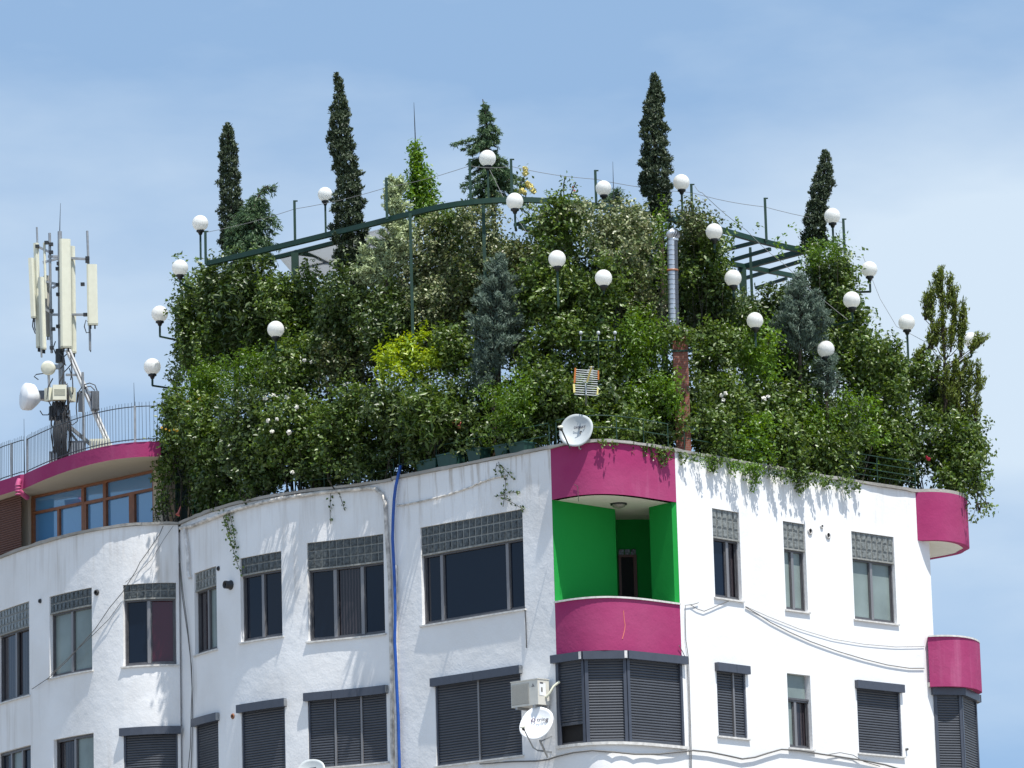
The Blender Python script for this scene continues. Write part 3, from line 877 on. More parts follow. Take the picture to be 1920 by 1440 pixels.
window(E, R_UP['E2'], zdiff(E, 1470, 977, 1026), [(1, 'frost', 0), (1, 'frost', 0)], light=True)
window(E, R_UP['E3'], zdiff(E, 1598, 996, 1044), [(1, 'frost', 0), (1, 'frost', 0)], light=True)
window(A, R_LO['A1'], 0, [(1, 'navy', 0), (1, 'frost', 0), (1, 'navy', 0)])
window(A, R_LO['A2'], 0, [(1, 'dark', 1), (1, 'frost', 0)])
w2 = window(E, [R_LO['E2'][0], R_LO['E2'][1], R_LO['E2'][2], R_LO['E2'][3] - .5], 0, [(1, 'frost', 0), (1.3, 'dark', 1)])
s0, s1, z0, z1 = R_LO['E2']
MB().sbox(E, s0 + .03, s1 - .06, z1 - .5, z1, -.13, -.11).build('transom_pane', M['frost'], w2)
MB().sbox(E, s0, s1, z1 - .53, z1 - .49, -.15, -.06).build('transom', M['frame'], w2)
def shuttered(seg, r, cols, box_px=14, overhang=.05, boxlab=None, o=-.05):
    s0, s1, z0, z1 = r; s0 = max(0, s0)
    bh = .17
    n = len(cols); tot = sum(cols); t = s0; first = None
    for i, c in enumerate(cols):
        e_ = t + (s1 - s0) * c / tot
        sp = shutter_panel(seg, t + .03, e_ - .03, z0 + .03, z1 - bh + .03, o)
        shutter_rail(seg, t + .02, z0, z1 - bh + .03, o - .02, o + .03, sp, .045, M['shutter_box'] if i == 0 else M['frame_hi'])
        if i == n - 1: shutter_rail(seg, e_ - .02, z0, z1 - bh + .03, o - .02, o + .03, sp, .045, M['shutter_box'])
        MB().sbox(seg, t - (overhang if i == 0 else -.004), e_ + (overhang if i == n - 1 else -.004), z1 - bh, z1, o - .06, .10).build('shutter_box', M['shutter_box'], sp)
        if i == n - 1: MB().sbox(seg, e_ + overhang, e_ + overhang + .012, z1 - bh + .01, z1 - .01, .003, .095).build('box_end', M['steel'], sp)
        t = e_
        first = first or sp
    MB().sbox(seg, s0 - .05, s1 + .05, z0 - .035, z0 - .002, -.19, .05).build('sill', M['sill'], first)
shuttered(A, R_LO['A3'], [1]); shuttered(B, R_LO['B1'], [1]); shuttered(B, R_LO['B2'], [1])
shuttered(B, R_LO['B3'], [1, 1, 1.1]); shuttered(Cc, R_LO['C1'], [1, 1.05]); shuttered(E, R_LO['E1'], [1.4, 1]); shuttered(E, R_LO['E3'], [1])
for sg, r in LOW_STOREYS: shuttered(sg, r, [1])

# ---- penthouse on the left with magenta roof slab
zs = H + 1.5
trF = [(45, 919), (62, 908), (100, 890), (150, 875.5), (200, 866), (250, 859.5), (300, 854.5)]
Fp = Seg(plan_from(trF, zs, 2, n=30, x1=302))
_, zft = Fp.hit(200, 836)
trG = [(57, 931), (150, 911.5), (287, 880.5)]
G = Seg(plan_from([(57, 930), (287, 880)], zs, 1, n=6, x0=20, x1=304), False)
m_ = MB(); m_.sprof(Fp, 0, Fp.L, [(0, zs - .0), (0, zft)]); m_.sm = [True] * len(m_.sm); m_.sprof(Fp, 0, Fp.L, [(0, zft), (-.3, zft)])
ob = m_.build('roof_band', M['magenta'], building)
Fq = Seg([PH(-30, 945, zs)[:2], PH(0, 929, zs)[:2], PH(38, 917, zs)[:2], Fp.P[0]], False)
m_ = MB(); m_.sprof(Seg([Fq.P[0], Fq.P[1]], False) if 0 else Fq, 0, Fq.L, [(0, zs), (0, zft)])
for i in range(3):
    a_, b_ = Fq.P[i], Fq.P[i + 1]
    m_.add([(a_[0], a_[1], zs), (b_[0], b_[1], zs), (b_[0], b_[1], zft), (a_[0], a_[1], zft)], [(0, 1, 2, 3)])
m_.build('roof_band', M['magenta'], building)
top = [tuple(p) for p in Fq.P[:-1]] + [tuple(p) for p in Fp.P] + [(-4, 110), (-18, 112)]
MB().add([(p[0], p[1], zft - .01) for p in top], [tuple(range(len(top)))]).build('penthouse_roof', M['deck'], building)
MB().add([(p[0], p[1], zs) for p in top], [tuple(range(len(top)))]).build('soffit', M['beige'], building)
def gs(px, py=930): return G.hit(px, py)[0]
zg0 = H - .15
pw = MB()
pw.sbox(G, gs(287.5), G.L, zg0, zs - .004, -.2, 0); 
pw.build('penthouse_wall', M['beige'], building); MB().sbox(G, gs(39), gs(57), zg0, zs - .004, -.2, .06).build('pillar', M['beige'], building)
win = MB()
zt_ = G.hit(120, 917)[1]; zt_ = zs - .06
def ztr(px, py): return G.hit(px, py)[1]
win.sbox(G, gs(57), gs(287.5), zt_, zs - .005, -.15, -.03)
win.sbox(G, gs(57), gs(287.5), zg0, zg0 + .06, -.15, -.03)
trans = {0: (57, 151, ztr(100, 954), .06), 1: (156, 191, ztr(172, 940), .07), 2: (197, 287, ztr(240, 926), .06)}
for x0_, x1_ in ((57, 61.2), (151, 156), (191.5, 197), (284.5, 289)): win.sbox(G, gs(x0_), gs(x1_), zg0, zt_, -.15, -.02)
for k, (x0_, x1_, z_, h_) in trans.items(): win.sbox(G, gs(x0_), gs(x1_), z_ - h_ / 2, z_ + h_ / 2, -.14, -.025)
win.sbox(G, gs(105), gs(109), zg0, trans[0][2], -.14, -.03)
win.sbox(G, gs(240), gs(250), zg0, trans[2][2], -.14, -.022)
win.sbox(G, gs(156.3), gs(159.5), zg0, trans[1][2], -.14, -.022)
wn = win.build('window', M['brown'], building); wn['label'] = 'wide brown framed glazing of the penthouse'
pan = [(61, 151, 't', 0), (156, 191, 't', 1), (197, 285, 't', 2), (61, 105, 'b', 0), (109, 151, 'b', 0), (159, 191, 'b', 1), (197, 240, 'b', 2), (250, 285, 'b', 2)]
for x0_, x1_, w_, k in pan:
    z0_, z1_ = (trans[k][2], zt_) if w_ == 't' else (zg0 + .05, trans[k][2])
    MB().sbox(G, gs(x0_) - .02, gs(x1_) + .02, z0_, z1_, -.10, -.09).build('pane', M['sky_glass'], wn)
# brown shutter left of the pillar, gutter spout
G2 = Flat(PH(-30, 950, zs - .05)[:2], PH(40, 929, zs - .05)[:2])
bs = shutter_panel(G2, 0, G2.L, zg0, zs - .02, 0, 'roller_shutter', building, mat=M['brown_shutter'])
m_ = MB(); c0 = np.array(Fq.at(Fq.S[2], .02, 0))
spz = Fq.hit(36, 905)[1]
m_.tube([(c0[0], c0[1], zft - .12), (c0[0] - .03, c0[1] - .04, zft - .22), (c0[0] - .03, c0[1] - .04, zs - .02), (c0[0] + .05, c0[1] - .02, zs - .10), (c0[0] + .14, c0[1] + .3, zs - .15)], .06, 10)
for k in range(4): m_.lathe((c0[0] - .03, c0[1] - .04, zft - .24 - k * .07), (0, 0, -1), [(0, .06), (.015, .078), (.03, .06)], 12)
tag(m_.build('rain_spout', simple('pink_spout', (.52, .09, .22), .6), None), 'pink ribbed rain spout on the magenta roof edge at far left', 'rain spout')

# ------------------------------------------------------------------ vegetation tools
ZD = H - .15
def nrmz(a): return a / np.maximum(1e-9, np.linalg.norm(a, axis=1, keepdims=True))
def leaf_mesh(C, Adir, Nrm, L, Wd, fold=.18):
    """one folded rhombic leaf per row"""
    A_ = nrmz(Adir - Nrm * np.sum(Adir * Nrm, 1, keepdims=True))
    B_ = np.cross(Nrm, A_)
    L = L[:, None]; Wd = Wd[:, None]
    v0 = C - A_ * L * .5; v2 = C + A_ * L * .5
    v1 = C + B_ * Wd * .5 - A_ * L * .06 + Nrm * Wd * fold
    v3 = C - B_ * Wd * .5 - A_ * L * .06 + Nrm * Wd * fold
    V = np.stack([v0, v1, v2, v3], 1).reshape(-1, 3)
    n = len(C); b = np.arange(n) * 4
    F = np.stack([b, b + 1, b + 2, b, b + 2, b + 3], 1).reshape(-1, 3)
    return V, F
def lump(D_, ph, f=2.3):
    return (np.sin(D_[:, 0] * f + ph) + np.sin(D_[:, 1] * f * 1.3 + ph * 2.1) + np.sin(D_[:, 2] * f * 1.7 + ph * 3.3)
            + .6 * np.sin((D_[:, 0] + D_[:, 2]) * f * 2.9 + ph) + .6 * np.sin((D_[:, 1] - D_[:, 2]) * f * 3.3 + ph * 1.7)) / 4.2
KIND = {  # leaf length, width, leaves per sprig, sprig radius, upward bias, material
 'mid': (.102, .060, 11, .15, .55, 'L_mid'), 'dark': (.105, .060, 11, .16, .5, 'L_dark'),
 'bright': (.088, .036, 14, .15, .6, 'L_bright'), 'pale': (.080, .056, 12, .14, .5, 'L_pale'),
 'yellow': (.13, .045, 11, .16, .7, 'L_yellow'), 'lime': (.10, .048, 12, .15, .6, 'L_lime'),
 'rust': (.082, .056, 12, .14, .5, 'L_rust'), 'big': (.20, .052, 8, .18, .5, 'L_mid'), 'bigdark': (.17, .06, 9, .17, .5, 'L_dark')}
NLEAF = [0]
def foliage(centers, radii, kind, rng, dens=1.0, gap=.18, shoots=.06):
    """centers (k,3) radii (k,3) of sub-crowns"""
    L0, W0, nl, sr, upb, mt = KIND[kind]
    Cs, Ds = [], []
    for c, r in zip(centers, radii):
        area = math.pi * r[0] * r[2]
        n = int(area * 82 * dens * (10 / nl))
        d = nrmz(rng.normal(size=(n, 3)))
        rad = rng.uniform(.15, 1, n) ** .45
        ph = rng.uniform(0, 6)
        lm = lump(d * 1.6, ph)
        p = c + d * r * (rad * (1 + .42 * lm))[:, None]
        keep = lump(p, 1.3, 4.6) > -.42 + gap * 1.0 * rng.normal(size=n) * .6
        p = p[keep]; d = d[keep]
        Cs.append(p); Ds.append(d)
        ns = int(n * shoots)
        if ns:
            ds = nrmz(rng.normal(size=(ns, 3)) + np.array([0, -.2, .35]))
            ps = c + ds * r * rng.uniform(1.02, 1.28, ns)[:, None]
            Cs.append(ps); Ds.append(ds)
    P = np.concatenate(Cs); D_ = np.concatenate(Ds)
    n = len(P)
    sd = nrmz(D_ + rng.normal(size=(n, 3)) * .7 + np.array([0, 0, .35]))
    t = rng.uniform(-1, 1, (n, nl))
    LP = P[:, None, :] + sd[:, None, :] * t[..., None] * sr * .9 + rng.normal(size=(n, nl, 3)) * sr * .34
    LP = LP.reshape(-1, 3)
    Dr = np.repeat(D_, nl, 0)
    N_ = nrmz(np.array([0, 0, 1.0]) * upb + Dr * .45 + rng.normal(size=(len(LP), 3)) * .62)
    A_ = nrmz(np.repeat(sd, nl, 0) * .6 + rng.normal(size=(len(LP), 3)) * .8 + np.array([0, 0, -.25]))
    sc = rng.uniform(.65, 1.25, len(LP))
    NLEAF[0] += len(LP)
    return leaf_mesh(LP, A_, N_, L0 * sc, W0 * sc * rng.uniform(.8, 1.1, len(LP)))
def stems(base, centers, rng, r0=.03):
    m_ = MB()
    for c in centers[:6]:
        b = np.array(base) + np.array([rng.normal() * .12, rng.normal() * .08, 0])
        mid = (b + c) / 2 + rng.normal(size=3) * .10
        m_.tube([b, b * .6 + mid * .4 + rng.normal(size=3) * .03, mid, mid * .4 + c * .6 + rng.normal(size=3) * .05, c], [r0, r0 * .85, r0 * .6, r0 * .4, r0 * .2], 5, caps=False)
    return m_
PLANTS = {}
def flower_mesh(p, r, rng, front=(0, -1, .2)):
    n = 9
    d = nrmz(rng.normal(size=(n, 3)) + np.array(front) * 1.1)
    C = np.array(p) + d * r * .45
    a = nrmz(np.cross(d, rng.normal(size=(n, 3))))
    return leaf_mesh(C, a, d, np.full(n, r * 1.5), np.full(n, r * 1.5), .25)
def plant(name, label, cat, group, px, py, rx, ry, kind, off, rd=None, k=None, dens=1.0, seed=0, base=None, flowers=None, fmat=None, fr=.06, gap=.18, Y=None, stem=True, sprays=None, shoots=.06, spread=.62, boxy=False, limb=.016):
    rng = np.random.default_rng(seed * 7 + int(px * 3 + py))
    Y = Yf(px) + off if Y is None else Y
    c = W(px, py, Y); s_ = Y / FPX
    R_ = np.array([rx * s_, (rd if rd is not None else max(.45, rx * s_ * .9)), ry * s_])
    k = k or (9 + int(rx * ry / 700))
    cs, rs = [], []
    for i in range(k):
        d = rng.uniform(-1, 1, 3); d[2] = (i + rng.uniform(0, 1)) / k * 2 - 1
        if np.linalg.norm(d[[0, 2]]) > 1.2: d[[0, 2]] *= .85
        f = spread * 1.12
        if boxy: d = np.array([rng.uniform(-1, 1), rng.uniform(-1, 1), (i + .5) / k * 2 - 1]); f = spread * .95
        cs.append(c + d * f * R_)
        rs.append(R_ * (1 - spread) * rng.uniform(1.15, 1.6) + R_ * .06)
    b = (c[0], c[1], ZD) if base is None else base
    t = thing(name, b, label, cat, group)
    V, F = foliage(np.array(cs), np.array(rs), kind, rng, dens, gap, shoots)
    if sprays:      # hanging shoots: list of (px, py0, py1) in front of the wall
        Cs = []
        for (hx, y0, y1, ho) in sprays:
            Yh = Yf(hx) - ho
            n = max(6, int((y1 - y0) * 1.5))
            ys = rng.uniform(0, 1, n) ** 1.2
            for q in ys:
                pw_ = W(hx + math.sin(q * 5 + hx) * 3 + rng.normal() * (5 * (1 - q) + 1.6), y0 + (y1 - y0) * q, Yh)
                Cs.append(pw_ + rng.normal(size=3) * .03)
        Cs = np.array(Cs); n = len(Cs); Cs = np.repeat(Cs, 2, 0) + rng.normal(size=(2 * n, 3)) * .02; n = len(Cs)
        N2 = nrmz(np.array([0, -.5, .5]) + rng.normal(size=(n, 3)) * .6); A2 = nrmz(np.array([0, 0, -1.0]) + rng.normal(size=(n, 3)) * .6)
        L0, W0 = KIND[kind][:2]
        V2, F2 = leaf_mesh(Cs, A2, N2, np.full(n, L0 * .8), np.full(n, W0 * .8))
        F = np.concatenate([F, F2 + len(V)]); V = np.concatenate([V, V2])
    fo = np_mesh('foliage', V, F, M[KIND[kind][5]], t)
    if stem:
        stems(b, cs, rng, limb).build('stem', M['twig'], t)
    for (fx, fy) in (flowers or []):
        p = W(fx, fy, Y - R_[1] * 1.38)
        V, F = flower_mesh(p, .85 * fr * rng.uniform(.8, 1.2), rng)
        np_mesh('flower', V, F, M[fmat], t)
    PLANTS[(px, py)] = t
    return t

# ---- spec: name, label, cat, group, px, py, rx, ry, kind, tier
G1 = 'shrubs along the roof edge'; G2_ = 'shrubs of the middle terrace'; G3 = 'climbers on the pergola'
SH, CL = 'shrub', 'climber'
T3 = [ # climbers hanging from the pergola, left to right
 (CL, 'ivy climber covering the far left end post of the pergola', 362, 600, 34, 105, 'mid', 2.30, {}),
 (CL, 'dark climber directly right of the left end post of the pergola', 425, 560, 50, 68, 'dark', 3.10, {}),
 (CL, 'dark green climber under the drooping cedar on the left of the pergola', 470, 590, 57, 95, 'bigdark', 2.90, {}),
 (CL, 'climber below the pale corrugated roof sheet', 555, 585, 63, 72, 'mid', 2.90, {}),
 (CL, 'dark climber at the foot of the tall left cypress', 648, 585, 50, 78, 'dark', 1.75, {}),
 (CL, 'dark climber between the tall left cypress and the pale juniper', 722, 612, 48, 66, 'dark', 1.7, {}),
 (CL, 'cream speckled climber right of the pale juniper', 800, 490, 52, 90, 'pale', 2.80, {}),
 (CL, 'speckled climber behind the golden yellow shrub', 800, 590, 57, 60, 'pale', 2.50, {}),
 (CL, 'dry cream leaved climber under the middle of the pergola rim', 895, 440, 44, 62, 'pale', 2.80, {}),
 (CL, 'dark climber left of the silver blue conifer', 868, 555, 50, 70, 'rust', 2.70, {}),
 (CL, 'speckled climber behind the top of the silver blue conifer', 965, 505, 52, 62, 'rust', 3.10, {}),
 (CL, 'green climber with reddish shoots above the long post lamp', 1050, 425, 54, 55, 'mid', 2.90, {}),
 (CL, 'green climber behind the long post lamp', 1030, 560, 60, 75, 'mid', 2.60, {}),
 (CL, 'dry cream climber left of the tall right cypress', 1140, 440, 57, 62, 'pale', 2.90, {}),
 (CL, 'feathery climber behind the lamp in the centre right', 1130, 555, 58, 62, 'mid', 2.60, {}),
 (CL, 'cream climber at the foot of the tall right cypress', 1205, 450, 42, 60, 'pale', 3.10, {}),
 (CL, 'climber left of the steel flue', 1200, 570, 47, 60, 'rust', 2.60, {}),
 (CL, 'cream and red climber above the turbine cap of the flue', 1300, 425, 48, 42, 'rust', 3.10, {}),
 (CL, 'climber right of the steel flue under the round lamp', 1320, 500, 50, 62, 'mid', 2.90, {}),
 (CL, 'dark climber around the right pergola post', 1345, 590, 63, 60, 'dark', 2.90, {}),
 (CL, 'small dark conical climber under the open pergola beams', 1440, 590, 54, 50, 'dark', 3.10, {}),
 (CL, 'ivy climber on the right end of the pergola', 1580, 560, 39, 88, 'mid', 2.90, {}),
 (CL, 'dark ivy climber behind the grey blue conifer', 1555, 520, 42, 62, 'dark', 3.50, {}),
 (CL, 'bright fern like climber topping the right pergola corner', 1545, 475, 44, 28, 'bright', 3.10, {}),
 (CL, 'lime climber on the right rim beam of the pergola', 1478, 455, 39, 16, 'lime', 2.90, {'k': 7, 'spread': .8, 'stem': False}),
 (CL, 'thin creeper along the left rim beam near the tall cypress', 590, 440, 44, 9, 'mid', 2.90, {'k': 8, 'spread': .85, 'stem': False, 'rd': .2}),
 (CL, 'creeper breaking up the left rim beam under the drooping cedar', 455, 478, 34, 12, 'mid', 2.9, {'k': 8, 'spread': .8, 'stem': False, 'rd': .25}),
 (CL, 'pale creeper on the rim beam between juniper and creeper cone', 760, 402, 26, 14, 'pale', 2.9, {'k': 7, 'spread': .8, 'stem': False, 'rd': .25}),
 (CL, 'pale creeper trailing over the rim beam right of the creeper cone', 850, 392, 40, 12, 'pale', 2.9, {'k': 9, 'spread': .85, 'stem': False, 'rd': .25, 'dens': .7}),
 (CL, 'dry creeper hanging from the rim beam under the topmost central lamp', 918, 395, 36, 18, 'pale', 2.9, {'k': 9, 'spread': .85, 'stem': False, 'rd': .25}),
 (CL, 'creeper on the upper right rim beam left of the lone pole', 1330, 424, 30, 12, 'rust', 2.9, {'k': 7, 'spread': .8, 'stem': False, 'rd': .25}),
 (CL, 'thin creeper over the left rim beam between juniper and tall left cypress', 700, 420, 24, 9, 'mid', 2.9, {'k': 6, 'spread': .8, 'stem': False, 'rd': .2}),
 (CL, 'dark creeper filling under the rim beam at its left end', 415, 500, 34, 16, 'dark', 2.9, {'k': 8, 'spread': .8, 'stem': False, 'rd': .3}),
 (CL, 'thin creeper on the right rim beam beside the raised lamp', 1385, 425, 34, 13, 'mid', 2.90, {'k': 8, 'spread': .85, 'stem': False, 'rd': .25}),
]
T2 = [
 (SH, 'bright green rounded shrub below the lowest left lamp', 395, 729, 66, 47, 'bright', 1.70, {}),
 (SH, 'bright green shrub right of the lowest left lamp arm', 480, 704, 59, 51, 'bright', 1.90, {}),
 (SH, 'rose bush with white blooms below the left hedge lamp', 560, 694, 66, 69, 'mid', 1.70, {'flowers': [(571, 676), (583, 679), (513, 742), (523, 746), (537, 745), (574, 741), (497, 747)], 'fmat': 'petal_white'}),
 (SH, 'dark rose bush with cream buds left of the golden shrub', 655, 684, 60, 66, 'rust', 1.80, {'flowers': [(645, 722), (652, 719), (660, 722), (697, 744)], 'fmat': 'petal_white', 'fr': .045}),
 (SH, 'dark shrub with a single pink bloom beside the golden shrub', 715, 644, 43, 40, 'mid', 2.10, {'flowers': [(721, 625)], 'fmat': 'petal_red', 'fr': .045}),
 (SH, 'green shrub between the golden shrub and the silver conifer', 860, 654, 54, 50, 'mid', 1.90, {}),
 (SH, 'golden yellow leaved shrub in the middle of the hedge', 772, 676, 60, 52, 'yellow', 1.30, {'dens': 1.6, 'gap': .25, 'k': 12, 'spread': .74, 'shoots': .15, 'rd': .4}),
 (SH, 'green shrub right of the silver blue conifer', 1020, 664, 62, 61, 'mid', 1.90, {}),
 (SH, 'green shrub around the triple garden light', 1105, 664, 56, 56, 'mid', 2.10, {}),
 (SH, 'large bright green shrub left of the brick chimney', 1205, 659, 71, 71, 'bright', 1.70, {}),
 (SH, 'leafy shrub right of the brick chimney top', 1340, 659, 51, 53, 'mid', 1.90, {}),
 (SH, 'sunny green shrub under the half hidden lamp', 1405, 664, 59, 56, 'lime', 1.90, {'dens': .8}),
 (SH, 'dark shrub at the foot of the grey blue conifer', 1480, 694, 59, 56, 'dark', 1.90, {}),
 (SH, 'green shrub between the two lowest right lamps', 1590, 674, 60, 58, 'mid', 2.10, {}),
 (SH, 'mid green shrub below the right pergola end', 1645, 694, 51, 56, 'mid', 1.90, {}),
 (SH, 'shrub at the foot of the lone lamp on the right', 1710, 709, 54, 50, 'mid', 1.70, {}),
 (SH, 'dark shrub behind the olive green conifer', 1765, 749, 54, 53, 'dark', 2.10, {}),
]
T1 = [
 (SH, 'creeper hiding the top of the brick chimney under the flue', 1278, 628, 26, 20, 'mid', .45, {'rd': .22, 'stem': False}),
 (SH, 'creeper clinging to the left side of the brick chimney', 1262, 735, 16, 50, 'lime', .5, {'rd': .22, 'stem': False, 'dens': .7}),
 (SH, 'low creeper wrapping the foot of the brick chimney', 1282, 792, 24, 20, 'mid', .45, {'rd': .25, 'stem': False, 'dens': .6}),
 (SH, 'yellow flowering shrub at the left end of the hedge beside the roof fence', 318, 808, 38, 80, 'mid', 0.10, {'flowers': [(345, 757), (352, 752), (374, 748), (380, 751), (303, 802), (311, 805), (318, 808), (326, 806), (332, 808), (352, 765), (388, 772), (366, 770)], 'fmat': 'petal_orange', 'fr': .035}),
 (SH, 'sparse leafy shrub hanging at the left corner of the roof garden', 312, 905, 24, 66, 'mid', 0.25, {'dens': .55, 'gap': .6}),
 (SH, 'dense shrub in front of the left end of the hedge', 385, 826, 54, 81, 'mid', 0.33, {}),
 (SH, 'dark shrub above the left hanging vine', 400, 911, 48, 44, 'dark', 0.55, {}),
 (SH, 'dark green shrub right of the left end of the hedge', 465, 821, 54, 83, 'dark', 0.33, {}),
 (SH, 'low dark shrub over the weathered pipe bend', 495, 899, 52, 35, 'dark', 0.43, {}),
 (SH, 'white rose bush in the left part of the lower hedge', 545, 811, 56, 72, 'mid', 0.23, {'flowers': [(503, 789), (519, 786), (510, 809), (542, 811), (548, 886), (556, 764)], 'fmat': 'petal_white'}),
 (SH, 'dark shrub over the bent rain pipe', 590, 884, 54, 35, 'dark', 0.43, {}),
 (SH, 'bright leafed shrub in the lower hedge below the cream buds', 640, 806, 60, 74, 'mid', 0.23, {}),
 (SH, 'dark shrub directly left of the blue hose', 695, 874, 54, 33, 'dark', 0.43, {}),
 (SH, 'dark shrub above the blue hose', 735, 796, 56, 66, 'dark', 0.33, {}),
 (SH, 'low dark shrub behind the two left planters', 790, 844, 48, 37, 'dark', 0.45, {}),
 (SH, 'long leaved angel trumpet shrub above the planters', 815, 774, 54, 52, 'big', 0.18, {'dens': .9}),
 (SH, 'dark shrub behind the middle planters', 875, 821, 46, 46, 'dark', 0.45, {}),
 (SH, 'ferny green shrub above the right planters', 955, 771, 63, 61, 'bright', 0.25, {}),
 (SH, 'dark shrub left of the grey roof dish', 985, 818, 54, 26, 'dark', 0.35, {}),
 (SH, 'dark shrub between fern shrub and grid aerial', 1040, 751, 52, 57, 'mid', 1.30, {}),
 (SH, 'green shrub around the grid aerial', 1110, 771, 54, 57, 'mid', 1.50, {}),
 (SH, 'shrub above the magenta band right of the roof dish', 1165, 796, 54, 44, 'mid', 0.90, {'sprays': [(1180, 832, 846, .10), (1205, 834, 852, .12), (1222, 836, 860, .12), (1240, 838, 872, .14), (1252, 842, 868, .14), (1130, 826, 836, .1), (1150, 826, 840, .1)]}),
 (SH, 'green shrub left of the lower brick chimney', 1215, 771, 48, 66, 'bright', 1.10, {}),
 (SH, 'leafy creeper over the roof edge right of the brick chimney', 1325, 811, 44, 55, 'mid', 0.55, {'sprays': [(1336, 850, 884, .12), (1280, 850, 868, .1), (1348, 862, 872, .22)]}),
 (SH, 'dark shrub right of the chimney with white petals for two hidden lamps', 1355, 751, 52, 55, 'mid', 1.30, {'flowers': [(1352, 742), (1360, 738), (1356, 750), (1432, 748), (1440, 744)], 'fmat': 'petal_white'}),  # white petals added in place of two half hidden globe lamps
 (SH, 'creeper spilling over the roof edge above the gap between the slim windows', 1405, 834, 52, 50, 'lime', 0.45, {'sprays': [(1413, 872, 918, .12), (1402, 870, 900, .2), (1422, 872, 905, .3), (1376, 866, 890, .3), (1390, 870, 884, .4)], 'dens': .9}),
 (SH, 'mid height shrub above the middle slim window', 1450, 771, 56, 57, 'mid', 1.20, {}),
 (SH, 'creeper over the roof edge above the middle slim window', 1475, 851, 48, 48, 'mid', 0.40, {'sprays': [(1498, 885, 925, .12), (1478, 880, 905, .3), (1462, 880, 898, .35), (1512, 886, 908, .35), (1530, 888, 905, .3)]}),
 (SH, 'bright shrub above the wall vents', 1525, 791, 54, 63, 'bright', 1.00, {'sprays': [(1300 + 17 * k_, 850 + 2.9 * k_, 866 + 2.9 * k_ + 13 * ((k_ * 7) % 5) / 4, .06 + .05 * ((k_ * 3) % 4)) for k_ in range(18)]}),
 (SH, 'leafy shrub over the wall vents', 1555, 854, 48, 46, 'mid', 0.60, {'sprays': [(1553, 895, 915, .2), (1585, 900, 915, .25), (1610, 905, 920, .2)]}),
 (SH, 'pale green shrub above the right frosted window', 1605, 806, 54, 68, 'lime', 1.00, {'dens': .75}),
 (SH, 'shrub behind the thin green rails on the right', 1655, 836, 52, 72, 'mid', 1.20, {'dens': .9}),
 (SH, 'airy shrub with a red bloom behind the right rails', 1720, 836, 46, 68, 'mid', 1.40, {'dens': .6, 'gap': .5, 'flowers': [(1737, 857), (1741, 861)], 'fmat': 'petal_red', 'fr': .05}),
 (SH, 'dense shrub over the magenta band at the right end', 1790, 856, 50, 79, 'mid', 0.90, {}),
 (SH, 'large shrub leaning out over the right end of the roof', 1832, 850, 34, 84, 'mid', 0.90, {'dens': .75, 'shoots': .12}),
 (SH, 'trailing leafy shoots hanging past the right end band', 1840, 940, 30, 44, 'mid', 0.30, {'dens': .5, 'gap': .5, 'k': 8, 'spread': .75, 'shoots': .2, 'Y': Yf(1800) + .2}),
 (SH, 'low dark shrub under the trailing plants between the chimney and the dish', 1240, 815, 34, 26, 'dark', 0.90, {}),
 (SH, 'low shrub filling the edge between the left vine and the pipe', 440, 941, 36, 19, 'mid', 0.18, {'dens': .6}),
]
